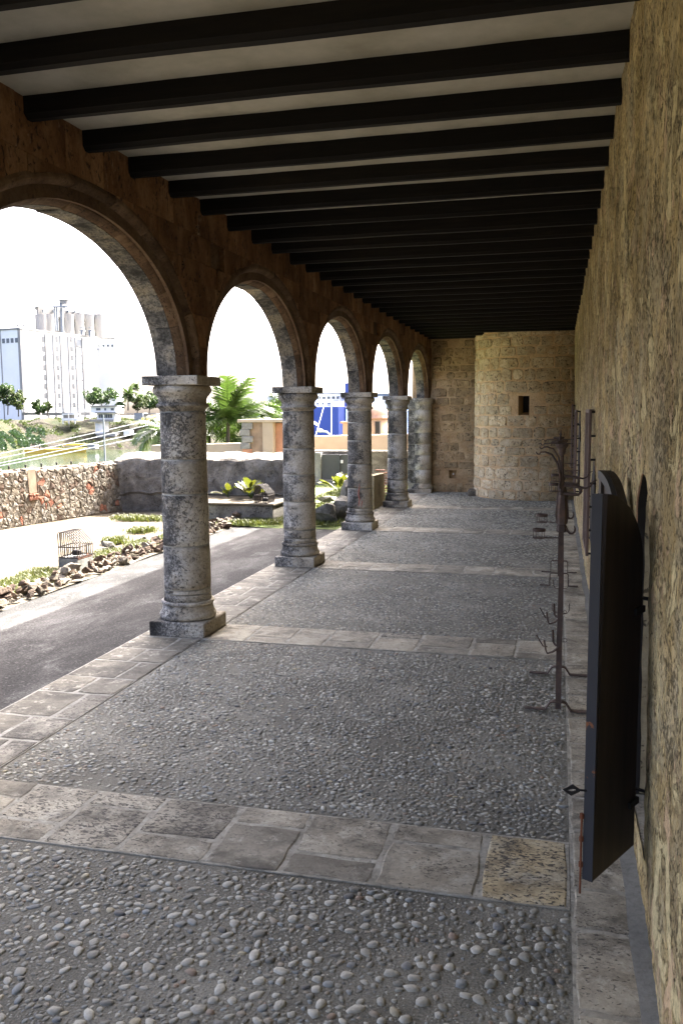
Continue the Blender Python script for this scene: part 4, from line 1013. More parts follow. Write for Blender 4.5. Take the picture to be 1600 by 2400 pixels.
def stone_cell(poly, mp, depth, gap, name, mat, parent, far_mb=None):
    """a rubble stone that fills one irregular cell of the wall face"""
    cu = sum(p[0] for p in poly) / len(poly); cv = sum(p[1] for p in poly) / len(poly); pts = []
    for q in range(len(poly)):
        p0, p1 = poly[q], poly[(q + 1) % len(poly)]; n_ = 2 if math.hypot(p1[0] - p0[0], p1[1] - p0[1]) > 0.05 else 1
        for k in range(n_): t_ = k / n_; pts.append((p0[0] + (p1[0] - p0[0]) * t_ + random.uniform(-0.006, 0.006), p0[1] + (p1[1] - p0[1]) * t_ + random.uniform(-0.006, 0.006)))
    m = len(pts); V = []; Fc = []
    for ins, d in ((gap, -0.01), (gap + 0.002, depth * 0.6), (gap + 0.012, depth)):
        for uu, vv in pts:
            du, dv = cu - uu, cv - vv; L_ = math.hypot(du, dv) or 1; e = min(ins / L_, 0.7); V.append(mp(uu + du * e, vv + dv * e, d + (random.uniform(-0.006, 0.006) if d > 0 else 0)))
    V.append(mp(cu, cv, depth + random.uniform(-0.002, 0.008)))
    for r_ in range(2):
        for k in range(m): a, b_ = r_ * m + k, r_ * m + (k + 1) % m; Fc.append((a, b_, b_ + m, a + m))
    for k in range(m): Fc.append((2 * m + k, 2 * m + (k + 1) % m, 3 * m))
    if far_mb is not None: far_mb.add(V, Fc); return
    mm = MB(); mm.add(V, Fc); return mm.build(name, mat, parent)
sites = []
for u in np.arange(0.05, LW, 0.115):
    for z in np.arange(0.035, HW, 0.088): sites.append((u + random.uniform(-0.06, 0.06), z + random.uniform(-0.045, 0.045)))
sites = [q for q in sites if not (NU - 0.01 < q[0] < NU + NW_ + 0.01 and q[1] > 0.36)]
far_mb = MB()
for poly in voronoi(sites, 0, LW, 0, HW):
    if len(poly) < 3: continue
    if max(p[1] for p in poly) > 0.4 and max(p[0] for p in poly) > NU and min(p[0] for p in poly) < NU + NW_:
        mid_ = sum(p[0] for p in poly) / len(poly); poly = [(min(p[0], NU) if mid_ < NU + NW_ / 2 else max(p[0], NU + NW_), p[1]) if p[1] > 0.37 else p for p in poly]
    zc_ = sum(p[1] for p in poly) / len(poly); rd = random.random() < (0.14 if 0.38 < zc_ < 0.5 or zc_ > 0.78 else 0.03)
    stone_cell(poly, wmap, random.uniform(0.006, 0.016), random.uniform(0.0005, 0.004), 'stone', 'redbrick' if rd else ('rubble_red' if random.random() < 0.1 else 'rubble'), rw, far_mb if sum(p[0] for p in poly) / len(poly) < EXT + 1.0 else None)
tag(far_mb.build('stones', 'rubble', rw), kind='stuff')
m_ = MB(); v, f = grid_mesh(lambda u, z: wmap(u, z, 0.014), linspace(NU + 0.01, NU + NW_ - 0.01, 3), linspace(0.5, HW + 0.02, 4)); m_.add(v, f); m_.build('plastered_niche', 'ochre_panel', rw)
for r in range(2):
    for q in range(6 if r == 0 else 3):
        w_ = 0.032 if r == 0 else 0.066; a = NU - 0.01 + q * w_; mm = MB(); block_mesh(mm, a + 0.002, a + w_ - 0.003, 0.385 + r * 0.068, 0.45 + r * 0.04, wmap, 0.045, 0.005, 0.002, 0.05, 0.002); mm.build('brick', 'redbrick', rw)
for i in range(42):
    u = EXT + (LW - EXT) * (i + random.uniform(0.1, 0.9)) / 42; q = A0 + dW * u - nW * random.uniform(0.06, 0.42)
    link_mesh('stone', random.choice(ROCKS['rubble']), rw, Vector((q.x, q.y, HW + 0.005)) - rw.location, (random.uniform(-0.3, 0.3), 0, random.uniform(0, 6)), (random.uniform(0.05, 0.09), random.uniform(0.05, 0.08), random.uniform(0.02, 0.035)))
for i in range(6):
    q = A0 + dW * (EXT + 2.15 + 0.36 * i) - nW * 0.55
    m_ = MB(); m_.lathe([(0.014, -0.2), (0.014, 0.012), (0.018, 0.016), (0.016, 0.032), (0.004, 0.036)], 8, (q.x, q.y, HW + 0.03))
    tag(m_.build('wall_stud', 'black', origin=(q.x, q.y, HW)), 'small black iron stud on top of the rubble parapet, number %s from the left' % ('first second third fourth fifth sixth'.split()[i]), 'stud', 'studs along the parapet')

# dark lichened rampart block
dw = MB(); prof = [(14.2, -0.05), (14.18, 0.33), (14.2, 0.34), (14.2, 0.88), (14.215, 0.925), (14.26, 0.95), (14.6, 1.0), (15.0, 1.03), (15.2, 1.0), (15.3, 0.6), (15.3, -0.05)]
xs = linspace(-7.86, -4.45, 74); fine = []
for i in range(len(prof) - 1):
    k = 8 if i in (0, 2) else 3
    for q in range(k): fine.append((prof[i][0] + (prof[i + 1][0] - prof[i][0]) * q / k, prof[i][1] + (prof[i + 1][1] - prof[i][1]) * q / k))
fine.append(prof[-1]); n = len(fine)
V = [(x + 0.02 * nz(y, z, 5, 3), y + 0.05 * nz(x, z, 1, 2.5) + 0.03 * nz(x, z, 8, 7) + (0.05 if z < 0.33 else 0), z + 0.04 * nz(x, y, 4, 3) + 0.02 * nz(x, y, 4, 9)) for x in xs for (y, z) in fine]
Fq = [(i * n + q, (i + 1) * n + q, (i + 1) * n + q + 1, i * n + q + 1) for i in range(len(xs) - 1) for q in range(n - 1)]
dw.add(V, Fq + [tuple(range(n))[::-1], tuple((len(xs) - 1) * n + q for q in range(n))])
tag(dw.build('rampart_block', 'darkwall', origin=(-6.1, 14.8, 0)), 'thick dark lichened rampart wall behind the philodendron and bright platform', 'wall')
pf = thing('platform', (-5.2, 13.6, 0), 'bright low stone platform in front of the dark rampart', 'platform')
m_ = MB(); m_.box(-6.1, -4.4, 13.0, 14.24, 0.26, 0.3, 0.01); m_.build('paved_top', 'court', pf)
m_ = MB(); m_.box(-6.08, -4.42, 13.03, 14.2, -0.03, 0.26, 0.01); (m_.build('base', 'darkwall', pf), 'bright low stone platform in front of the dark rampart', 'platform')

# rough stone edging of the path
ed = thing('stone_edging', (-5.05, 9.5, 0), 'low rough edging of brown rubble stones between path and grass', 'edging')
y = 2.5; rest = MB(); n_st = 0
while y < 14.7:
    for row in range(4):
        s_ = random.uniform(0.03, 0.058) * random.choice((0.7, 1.0, 1.35))
        x = (-4.96, -5.05, -5.14, -5.05)[row] + random.uniform(-0.05, 0.05) + (0.12 * max(0, (y - 13)) if y > 13 else 0)
        zz = (0.02, 0.04, 0.03, 0.1)[row] + random.uniform(-0.015, 0.02)
        if row == 3 and random.random() < 0.3: continue
        if abs(y - 8.62) < 0.16 and x < -5.1: continue
        me_ = random.choice(ROCKS['rubble_red' if random.random() < 0.62 else 'rubble']); pl_ = Vector((x, y + random.uniform(-0.04, 0.04), zz)); ro_ = (random.uniform(-0.7, 0.7), random.uniform(-0.7, 0.7), random.uniform(0, 6)); sc_ = (s_ * random.uniform(0.8, 1.4), s_ * random.uniform(0.9, 1.6), s_ * random.uniform(0.6, 1.0))
        if y > 6.2 and n_st < 290 and not (10.2 < y < 11.8): link_mesh('stone', me_, ed, pl_ - ed.location, ro_, sc_); n_st += 1
        else:
            mx_ = Matrix.LocRotScale(pl_, __import__('mathutils').Euler(ro_), Vector(sc_)); rest.add([mx_ @ v_.co for v_ in me_.vertices], [tuple(p_.vertices) for p_ in me_.polygons])
    y += random.uniform(0.065, 0.11)
tag(rest.build('stones', 'rubble_red', ed), kind='stuff')
for i, (x, y, s_) in enumerate(((-5.75, 10.2, 0.1), (-5.6, 10.75, 0.08), (-6.2, 7.9, 0.06), (-6.0, 8.15, 0.05))):
    o = bpy.data.objects.new('loose_stone', ROCKS['rubble_dark'][i]); COL.objects.link(o); o.location = (x, y, 0.02); o.scale = (s_ * 1.3, s_, s_ * 0.7); o.rotation_euler.z = i
    tag(o, ['dark loose stone beyond the edging, nearer the large column', 'dark loose stone on the paving farthest from the cage', 'small dark stone lying on the paving left of the cage', 'smallest dark stone just left of the cage'][i], 'stone')

# ================================================================== FLOODLIGHT CAGES
def cage(label, x, y, z, block):
    t = thing('floodlight_cage', (x, y, z), label, 'cage', 'floodlight cages in the garden')
    zb = z
    if block:
        m_ = MB(); m_.box(x, x + 0.245, y, y + 0.34, z - 0.03, z + 0.14, 0.006); m_.build('concrete_block', 'concrete', t); zb = z + 0.14
        m_ = MB(); m_.box(x + 0.2, x + 0.248, y + 0.01, y + 0.3, zb - 0.012, zb + 0.008, 0.003); m_.build('brick_edge', 'redbrick', t)
    prof = [(0.012, 0.0), (0.004, 0.27), (0.012, 0.288), (0.09, 0.29), (0.115, 0.28), (0.235, 0.155), (0.242, 0.135), (0.24, 0.0)]
    for q in range(9):
        m_ = MB(); yy = y + 0.008 + 0.324 * q / 8; m_.tube([(x + a, yy, zb + b_) for a, b_ in prof], 0.006, 5); m_.build('bar', 'cage_iron', t)
    for yy in (y + 0.008, y + 0.332):
        for q in range(1, 6):
            a = 0.24 * q / 6; hh = 0.29 if a < 0.1 else 0.29 - 0.135 * (a - 0.1) / 0.14
            m_ = MB(); m_.tube([(x + a, yy, zb), (x + a, yy, zb + (hh if q in (1, 2) else 0.13))], 0.0045, 5); m_.build('bar', 'cage_iron', t)
    for zz in (0.006, 0.125):
        m_ = MB(); m_.tube([(x + 0.008, y + 0.005, zb + zz), (x + 0.244, y + 0.005, zb + zz), (x + 0.244, y + 0.335, zb + zz), (x + 0.008, y + 0.335, zb + zz), (x + 0.008, y + 0.005, zb + zz)], 0.009, 4); m_.build('frame', 'cage_iron', t)
    m_ = MB(); m_.box(x + 0.1, x + 0.19, y + 0.12, y + 0.2, zb + 0.015, zb + 0.075, 0.008, ); m_.build('floodlight', 'black', t)
    m_ = MB(); m_.tube([(x + 0.06, y + 0.1, zb + 0.01), (x + 0.12, y + 0.15, zb + 0.07), (x + 0.2, y + 0.2, zb + 0.01)], 0.005, 5); m_.build('bracket', 'iron', t)
cage('rusty iron floodlight cage on a grey concrete block by the edging', -5.445, 8.5, 0.0, True)
cage('small iron floodlight cage beside the philodendron on the platform', -4.75, 13.05, 0.3, False)

# ================================================================== PLANTS
def blades(name, n, spot, hmin, hmax, mat='grass', wide=0.004, label=None, cat='grass'):
    V = []; Fq = []; C_ = []; k = 0
    for i in range(n * 4):
        if k >= n: break
        p = spot()
        if p is None: continue
        x, y, z = p; h = random.uniform(hmin, hmax); a = random.uniform(0, 6.28); lx, ly = math.cos(a) * h * random.uniform(0.2, 0.7), math.sin(a) * h * random.uniform(0.2, 0.7)
        wx, wy = -math.sin(a) * wide, math.cos(a) * wide; o = len(V)
        V += [(x - wx, y - wy, z), (x + wx, y + wy, z), (x + lx * 0.45 + wx * 0.7, y + ly * 0.45 + wy * 0.7, z + h * 0.65), (x + lx * 0.45 - wx * 0.7, y + ly * 0.45 - wy * 0.7, z + h * 0.65), (x + lx, y + ly, z + h * 0.9)]
        Fq += [(o, o + 1, o + 2, o + 3), (o + 3, o + 2, o + 4)]; c_ = random.uniform(0.75, 1.35); C_ += [(c_ * random.uniform(0.95, 1.25), c_, c_ * 0.8)] * 5; k += 1
    m_ = MB(); m_.v = V; m_.f = Fq; m_.c = C_; return tag(m_.build(name, mat), label, cat, kind='stuff')
def spot_edge():
    y = random.uniform(2.5, 12.9); x = random.uniform(-5.75, -5.1)
    if nz(x, y, 2, 1.6) < (-0.4 if y < 8.5 else -0.12) + (abs(x + 5.32) - 0.12) * 1.3: return None
    return (x, y, 0.0)
blades('verge_grass', 26000, spot_edge, 0.025, 0.075, label='bright green grass growing behind the rough stone edging')
def spot_lawn():
    y = random.uniform(12.7, 20.2); x = random.uniform(-4.85, -3.2)
    if nz(x, y, 7, 1.1) < -0.28: return None
    return (x, y, 0.0)
blades('lawn_grass', 11000, spot_lawn, 0.03, 0.09, wide=0.006, label='green grass of the lawn beyond the rubble blocks')
def spot_w():
    a = random.choice([(-6.55, 12.9, 0.35), (-6.9, 12.95, 0.25), (-4.75, 12.7, 0.3), (-4.6, 13.0, 0.25), (-6.0, 11.6, 0.15), (-5.9, 10.6, 0.12)])
    return (a[0] + random.gauss(0, a[2] * 0.6), a[1] + random.gauss(0, 0.09), 0.0)
blades('weeds', 5000, spot_w, 0.03, 0.11, wide=0.006, label='tufts of weeds on the courtyard paving')

def broad_leaf(r):
    """lobed philodendron leaf, about 1 long, along +x"""
    m_ = MB(); n = 9; V = [(0, 0, 0)]; mid = []
    for i in range(n + 1):
        u = i / n; w = 0.34 * math.sin(math.pi * min(1, u * 0.93 + 0.07)) ** 0.7 * (1.0 if i % 2 == 0 else 0.72)
        z = 0.18 * u - 0.34 * u * u
        V += [(u, w, z + 0.07), (u, 0, z), (u, -w, z + 0.07)]
    Fq = []
    for i in range(n):
        a = 1 + 3 * i; Fq += [(a, a + 1, a + 4, a + 3), (a + 1, a + 2, a + 5, a + 4)]
    c_ = r.uniform(0.8, 1.3); m_.add(V, Fq, (c_ * r.uniform(0.9, 1.5), c_, c_ * 0.7)); 
    return m_
rr = random.Random(3); LEAVES = []
for i in range(5):
    o = broad_leaf(rr).build('leaf', 'broadleaf', smooth=True); LEAVES.append(o.data); bpy.data.objects.remove(o)
def plant(label, loc, n, size, tilt0=0.3):
    t = thing('broad_leaf_plant', loc, label, 'plant', 'broad leaved plants in the garden')
    for i in range(n):
        az = 6.28 * i / n + random.uniform(-0.4, 0.4); el = random.uniform(tilt0, 1.25); s_ = size * random.uniform(0.7, 1.15); L_ = size * random.uniform(0.5, 0.9)
        tip = Vector((math.cos(az) * math.cos(el), math.sin(az) * math.cos(el), math.sin(el))) * L_
        link_mesh('leaf', random.choice(LEAVES), t, tip, (random.uniform(-0.4, 0.4), -el * 0.85 + random.uniform(-0.2, 0.25), az), (s_, s_, s_))
        m_ = MB(); q = Vector(loc); m_.tube([q, q + tip * 0.55 + Vector((0, 0, 0.03)), q + tip], size * 0.018, 4, col=(0.8, 1, 0.6)); m_.build('stalk', 'broadleaf', t)
plant('large philodendron with yellow green leaves in front of the dark rampart', (-5.05, 13.75, 0.3), 18, 0.25, 0.45)
plant('smaller philodendron leaning left of the large one', (-5.5, 13.85, 0.3), 7, 0.18)
plant('leafy plant in front of the dark gate, half hidden by a column', (-4.55, 17.9, 0), 14, 0.34, 0.5)
plant('leafy plant against the garden wall, right of the red cracked column', (-4.02, 17.6, 0.05), 10, 0.3, 0.6)

def frond_mesh(Ln, mat='palm', seed=0, droop=0.9):
    r = random.Random(seed); m_ = MB(); n = 26; P_ = []
    for i in range(n + 1):
        u = i / n; P_.append(Vector((Ln * (u - 0.18 * u * u * droop), 0, Ln * (0.22 * u - 0.55 * droop * u * u))))
    m_.tube(P_, [0.03 * Ln / 3 * (1 - 0.85 * i / n) for i in range(n + 1)], 4, col=(1.2, 1.2, 0.7))
    for i in range(2, n + 1):
        u = i / n; ll = Ln * 0.34 * (math.sin(math.pi * min(1, 0.12 + u * 0.82)) ** 0.6) * r.uniform(0.85, 1.1)
        for s_ in (-1, 1):
            for sub in (0, 0.5):
                p = P_[i] - (P_[i] - P_[i - 1]) * sub; d = Vector((0.55, s_ * 0.9, -0.25 + r.uniform(-0.25, 0.2))).normalized(); w = Ln * 0.011
                e = p + d * ll + Vector((0, 0, -0.3 * ll)); md = p + d * ll * 0.5; t_ = (P_[i] - P_[i - 1]).normalized() * w
                c_ = r.uniform(0.7, 1.35); m_.add([p - t_, p + t_, md + t_, md - t_, e], [(0, 1, 2, 3), (3, 2, 4)], (c_ * r.uniform(0.9, 1.2), c_, c_ * 0.85))
    o = m_.build('frond', mat); me = o.data; bpy.data.objects.remove(o); return me
FRONDS = [frond_mesh(1.0, 'palm', s_, 0.6 + 0.2 * s_) for s_ in range(5)]
def palm(label, top, h, Ln, n, lean=0.0, up=0.9):
    top = Vector(top); base = top - Vector((lean, 0, h)); t = thing('palm_tree', base[:], label, 'palm tree', 'palm trees by the river')
    m_ = MB(); m_.tube([base, base + Vector((lean * 0.3, 0, h * 0.5)), top], [0.16 * Ln / 3, 0.12 * Ln / 3, 0.09 * Ln / 3], 8); m_.build('trunk', 'trunk', t)
    for i in range(n):
        az = 2.4 * i + random.uniform(-0.3, 0.3); el = up - 1.5 * (i / n) + random.uniform(-0.15, 0.15); s_ = Ln * random.uniform(0.8, 1.1)
        link_mesh('frond', FRONDS[i % 5], t, top - base, (random.uniform(-0.3, 0.3), -el, az), (s_, s_, s_))
palm('big feathery palm standing between the two nearest columns', P(535, 990, 34), 6.5, 2.4, 18, 0.2, 1.35)
palm('palm arching right over the peach coloured pier', P(600, 1000, 37), 6.5, 2.3, 16, -0.3, 1.1)
palm('light green palm half hidden by the dark lichened column', P(668, 985, 40), 6.5, 1.9, 14, 0, 1.2)
palm('small palm hanging over the river just left of the large column', P(374, 1010, 40), 4.5, 1.9, 14, 0.3, 0.8)
palm('feathery palm directly behind the large pitted column', P(490, 1000, 36), 6.0, 2.2, 16, 0.0, 0.9)

def tree(label, loc, h, rx, rz, nclump, nleaf, ls, mat='leaf_dark', name='tree', trunk=0.3, group='trees on the far river bank'):
    loc = Vector(loc); t = thing(name, loc[:], label, 'tree', group); cz = loc.z + h - rz
    m_ = MB(); m_.tube([loc - Vector((0, 0, 0.5)), loc + Vector((rx * 0.06, 0, (h - rz) * 0.6)), Vector((loc.x, loc.y, cz))], [trunk, trunk * 0.75, trunk * 0.4], 7)
    cl = []; lobes = []
    for i in range(8):
        a = 2.4 * i + random.uniform(-0.5, 0.5); q = random.uniform(0.3, 0.72); lobes.append((Vector((loc.x + rx * q * math.cos(a), loc.y + rx * q * math.sin(a), cz + rz * random.uniform(-0.55, 0.6))), random.uniform(0.3, 0.5)))
    for i in range(nclump):
        lb_, lr = random.choice(lobes); d = Vector((random.gauss(0, 1), random.gauss(0, 1), random.gauss(0, 0.8))).normalized() * random.uniform(0.5, 1.0)
        cl.append(lb_ + Vector((d.x * rx * lr, d.y * rx * lr, d.z * rz * lr * 1.1)))
    for c_ in cl[:9]: m_.tube([Vector((loc.x, loc.y, cz - rz * 0.5)), (c_ + Vector((loc.x, loc.y, cz))) / 2, c_], [trunk * 0.4, trunk * 0.2, trunk * 0.08], 5)
    m_.build('trunk', 'trunk', t)
    cr = MB()
    for c_ in cl:
        sh = random.uniform(0.75, 1.3); cr_ = rx * random.uniform(0.13, 0.28)
        for j in range(nleaf // nclump):
            d = Vector((random.gauss(0, 1), random.gauss(0, 1), random.gauss(0, 0.75))); d = d.normalized() * cr_ * random.uniform(0.5, 1.0) ** 0.5
            p = c_ + d; n_ = Vector((random.gauss(0, 1), random.gauss(0, 1), random.gauss(0.6, 1))).normalized(); u = n_.orthogonal().normalized() * ls * random.uniform(0.6, 1.3); w = n_.cross(u).normalized() * ls * 0.6
            k = sh * random.uniform(0.8, 1.2); cr.add([p - u, p - w, p + u, p + w], [(0, 1, 2, 3)], (k, k, k * 0.9))
    cr.build('crown', mat, t); return t

# ================================================================== BACKGROUND: WALLS BEYOND THE GARDEN
m_ = MB(); v, f = grid_mesh(lambda x, y: (x, y, -7.4 + 1.2 * max(0, min(1, (x + 30) / 16)) + 0.5 * nz(x, y, 0, 0.25)), linspace(-34, -9, 40), linspace(16, 70, 60)); m_.add(v, f)
tag(m_.build('river_bank', 'turf', smooth=True), kind='structure')
m_ = MB(); m_.box(-6.2, -3.05, 20.75, 21.2, -0.1, 0.80, 0.02); V = [(p[0], p[1] + 0.02 * nz(p[0], p[2], 0, 3), p[2]) for p in m_.v]; m_.v = V
tag(m_.build('garden_wall', 'darkwall', origin=(-4.6, 21, 0)), 'dark grey garden wall behind the gate and leafy plants', 'wall')
gt = thing('metal_gate', (-5.3, 20.6, 0.1), 'dark grey double metal gate with white label behind the lawn', 'gate')
for i, (a, b_) in enumerate(((-5.68, -5.21), (-5.2, -4.72))):
    m_ = MB(); m_.box(a, b_, 20.6, 20.64, 0.1, 0.72, 0.006); d_ = m_.build('gate_leaf', 'grey_gate', gt)
    for c_, e in ((a, a + 0.04), (b_ - 0.04, b_)): m_ = MB(); m_.box(c_ + 0.001, e - 0.001, 20.585, 20.6, 0.105, 0.715); m_.build('stile', 'grey_gate', gt).parent = d_
m_ = MB(); m_.box(-5.215, -5.195, 20.57, 20.598, 0.15, 0.68); m_.build('meeting_bar', 'black', gt)
m_ = MB(); m_.box(-5.22, -5.14, 20.575, 20.597, 0.5, 0.58, 0.008); m_.build('label_plate', 'sticker', gt)
m_ = MB(); m_.box(-5.19, -5.155, 20.575, 20.597, 0.23, 0.29, 0.008); m_.build('padlock', 'sticker', gt)
m_ = MB(); m_.box(-5.86, -5.7, 20.55, 20.75, -0.05, 0.76, 0.01); m_.build('gate_post', 'concrete', gt)
m_ = MB(); m_.box(-5.95, -4.6, 20.5, 20.74, -0.05, 0.09, 0.01); m_.build('threshold', 'concrete', gt)
def wallbox(name, x0, x1, y0, y1, z0, z1a, z1b, mat, label, cat='wall'):
    m_ = MB(); v, f = grid_mesh(lambda a, b_: (0, 0, 0), [0, 1], [0, 1])
    V = [(x0, y0, z0), (x1, y0, z0), (x1, y0, z1b), (x0, y0, z1a), (x0, y1, z0), (x1, y1, z0), (x1, y1, z1b), (x0, y1, z1a)]
    m_.add(V, [(0, 1, 2, 3), (5, 4, 7, 6), (4, 0, 3, 7), (1, 5, 6, 2), (3, 2, 6, 7), (4, 5, 1, 0)])
    return tag(m_.build(name, mat, origin=((x0 + x1) / 2, y0, max(z0, -0.05))), label, cat)
wallbox('bastion_wall', -8.2, -3.2, 25.0, 25.6, -0.1, 1.02, 1.12, 'cream', 'sunlit cream bastion wall in front of the blue ship')
wallbox('river_wall', -11.2, -8.15, 22.4, 22.9, -0.1, 0.86, 0.93, 'cream', 'pale river wall left of the peach pier')
m_ = MB(); m_.box(-8.33, -7.75, 22.0, 22.9, -0.1, 1.5, 0.01); m_.box(-7.75, -7.42, 22.1, 22.9, -0.1, 1.5, 0.01)
pp = thing('peach_pier', (-7.7, 22.4, 0), 'peach rendered pier with grey stone corner beside the palms', 'pier')
m_ = MB(); m_.box(-8.08, -7.72, 22.05, 22.9, -0.1, 1.5, 0.01); m_.build('plastered_pier', 'ochre_panel', pp)
m_ = MB(); m_.box(-7.72, -7.42, 22.0, 22.88, -0.1, 1.5, 0.008); m_.build('pilaster', 'cream', pp)
m_ = MB(); m_.box(-7.42, -6.7, 22.2, 22.85, -0.1, 1.48, 0.008); m_.build('peach_panel', 'peach', pp)
m_ = MB(); m_.box(-8.42, -6.7, 21.96, 22.95, 1.5, 1.58, 0.008); m_.build('coping', 'cream', pp)
for i in range(4): m_ = MB(); m_.box(-8.36 + (0.05 if i % 2 else 0), -8.08 + (0.08 if i % 2 else 0), 21.98, 22.4, 0.78 + i * 0.18, 0.95 + i * 0.18, 0.012); m_.build('quoin_stone', 'concrete', pp)
m_ = MB(); m_.box(-8.3, -8.05, 22.0, 22.3, -0.1, 0.78, 0.01); m_.build('peach_base', 'peach', pp)
# sentry box
st_ = thing('sentry_box', (-7.0, 30.4, 0), 'brick sentry turret with weathered dome before the blue ship', 'turret')
m_ = MB(); m_.box(-7.42, -6.95, 29.7, 30.3, -0.1, 1.36, 0.015); m_.build('brick_pier', 'brickwork', st_)
m_ = MB(); m_.box(-7.5, -6.9, 29.65, 30.35, 1.36, 1.43, 0.01); m_.build('cornice', 'brickwork', st_)
m_ = MB(); m_.lathe([(0.72, -0.1), (0.72, 1.5)], 24, (-6.62, 30.7, 0)); m_.build('drum', 'brickwork', st_, smooth=True)
m_ = MB(); m_.lathe([(0.77, 1.5), (0.79, 1.53), (0.77, 1.57)] + [(0.75 * math.cos(a), 1.57 + 0.5 * math.sin(a)) for a in linspace(0, 1.5, 9)], 24, (-6.62, 30.7, 0)); m_.build('dome', 'dome', st_, smooth=True)
m_ = MB(); m_.box(-6.3, -6.14, 29.98, 30.2, 0.9, 1.42); m_.build('loophole', 'black', st_)
m_ = MB(); m_.lathe([(0.42, -0.1), (0.42, 0.75), (0.36, 0.92), (0.2, 1.02), (0.02, 1.06)], 16, (-5.45, 27.5, 0)); tag(m_.build('rounded_merlon', 'jamb', smooth=True, origin=(-5.45, 27.5, 0)), 'rounded weathered merlon on the wall right of the sentry turret', 'merlon')
# lawn stones by the third column
for i, (x, y, sx_, sy_, sz_, lb) in enumerate(((-3.62, 13.15, 0.2, 0.22, 0.2, 'dark square rubble block on the lawn edge in front of the cracked column'), (-3.42, 13.6, 0.2, 0.25, 0.3, 'taller dark rubble block standing behind the front one'), (-3.52, 14.5, 0.22, 0.3, 0.34, 'pale grey rubble block at the back of the heap by the lawn'), (-4.35, 16.2, 0.2, 0.3, 0.07, 'flat pale stone lying in the lawn'))):
    o = bpy.data.objects.new('rubble_block', ROCKS['rubble_dark'][i + 1]); COL.objects.link(o); o.location = (x, y, sz_ * 0.75); o.scale = (sx_ * 1.25, sy_ * 1.2, sz_ * 1.15); o.rotation_euler.z = i * 1.3
    tag(o, lb, 'stone')
m_ = MB(); m_.add([(-3.3, 15.0, 0), (-3.18, 15.0, 0), (-3.18, 15.95, 0), (-3.3, 15.95, 0), (-3.3, 15.0, 0.62), (-3.18, 15.0, 0.62), (-3.18, 15.95, 0.6), (-3.3, 15.95, 0.6)], [(3, 2, 1, 0), (4, 5, 6, 7), (0, 1, 5, 4), (1, 2, 6, 5), (2, 3, 7, 6), (3, 0, 4, 7)])
tag(m_.build('stone_screen', 'jamb', origin=(-3.24, 15.5, 0)), 'pale upright stone slab right of the cracked column', 'slab')
bl = thing('brick_lattice', (-3.3, 17.2, 0), 'openwork red brick lattice right of the upright slab', 'lattice')
for i in range(11):
    for j in range(2):
        m_ = MB(); m_.box(-3.62 + 0.24 * j + (0.06 if i % 2 else 0), -3.62 + 0.24 * j + 0.2 + (0.06 if i % 2 else 0), 17.2, 17.32, 0.03 + i * 0.052, 0.055 + i * 0.052, 0.003); m_.build('brick', 'redbrick', bl)

# ================================================================== RIVER, SHIP, FAR BANK
sh = thing('cargo_ship', LD(2, 120, -7)[:], 'large blue cargo ship moored beyond the bastion wall', 'ship')
def LB(lat0, lat1, d0, d1, z0, z1, name, mat, parent, shear=0.0):
    V = [LD(a, d, z) for z in (z0, z1) for (a, d) in ((lat0, d0), (lat1, d0), (lat1 + shear, d1), (lat0 + shear, d1))]
    m_ = MB(); m_.add(V, [(3, 2, 1, 0), (4, 5, 6, 7), (0, 1, 5, 4), (1, 2, 6, 5), (2, 3, 7, 6), (3, 0, 4, 7)]); return m_.build(name, mat, parent)
hull = [(-11.5, 119), (-9.6, 112.5), (-4, 110.4), (-0.3, 110), (0.6, 111), (17.5, 172), (12, 176), (-6, 130)]
m_ = MB(); k = len(hull); V = [LD(a, d, -8) for a, d in hull] + [LD(a * 1.0, d, 2.45 if i > 1 else 2.1) for i, (a, d) in enumerate(hull)]
m_.add(V, [tuple(range(k, 2 * k))] + [(i, (i + 1) % k, (i + 1) % k + k, i + k) for i in range(k)]); m_.build('hull', 'blue', sh)
m_ = MB(); V = [LD(0.64, 110.96, -8), LD(17.6, 171.9, -8), LD(17.6, 171.9, 2.4), LD(0.64, 110.96, 2.4), LD(0.68, 110.9, -8), LD(17.7, 171.9, -8), LD(17.7, 171.9, 2.4), LD(0.68, 110.9, 2.4)]
m_.add(V, [(4, 5, 6, 7), (0, 3, 2, 1), (3, 7, 6, 2), (0, 4, 7, 3)]); m_.build('sunlit_side', 'sunlit_blue', sh)  # sheet over the hull side, carries the painted sun glare
dh_ = LB(-6.5, -0.9, 112.5, 118, 2.45, 3.3, 'deck_house', 'white', sh); br_ = LB(-3.3, 2.2, 113.5, 120, 3.3, 4.1, 'bridge', 'white', sh); LB(-4.6, 1.6, 114, 119, 4.1, 4.35, 'bridge_roof', 'steelgrey', sh)
LB(3, 8, 124, 145, 2.45, 4.0, 'accommodation_block', 'white', sh, 4); LB(3.4, 7.4, 124, 140, 4.0, 4.4, 'accommodation_roof', 'steelgrey', sh, 3)
LB(-9.6, -8.4, 113.5, 116, 2.1, 3.9, 'winch_house', 'white', sh); LB(-9.3, -8.9, 113.4, 113.5, 2.9, 3.4, 'window', 'glass', sh)
m_ = MB(); m_.add([LD(a, d, z) for z, w in ((2.5, 0.45), (5.5, 0.36)) for a, d in ((0.95 - w, 112), (0.95 + w, 112), (0.95 + w, 114), (0.95 - w, 114))], [(4, 5, 6, 7), (0, 1, 5, 4), (1, 2, 6, 5), (2, 3, 7, 6), (3, 0, 4, 7)]); m_.build('funnel', 'blue', sh)
LB(-8.1, -7.3, 112.6, 113.5, 1.9, 4.0, 'bow_tower', 'blue', sh)
for i in range(7): LB(-5.9 + i * 0.7, -5.5 + i * 0.7, 112.44, 112.5, 2.65, 3.0, 'window', 'glass', sh).parent = dh_
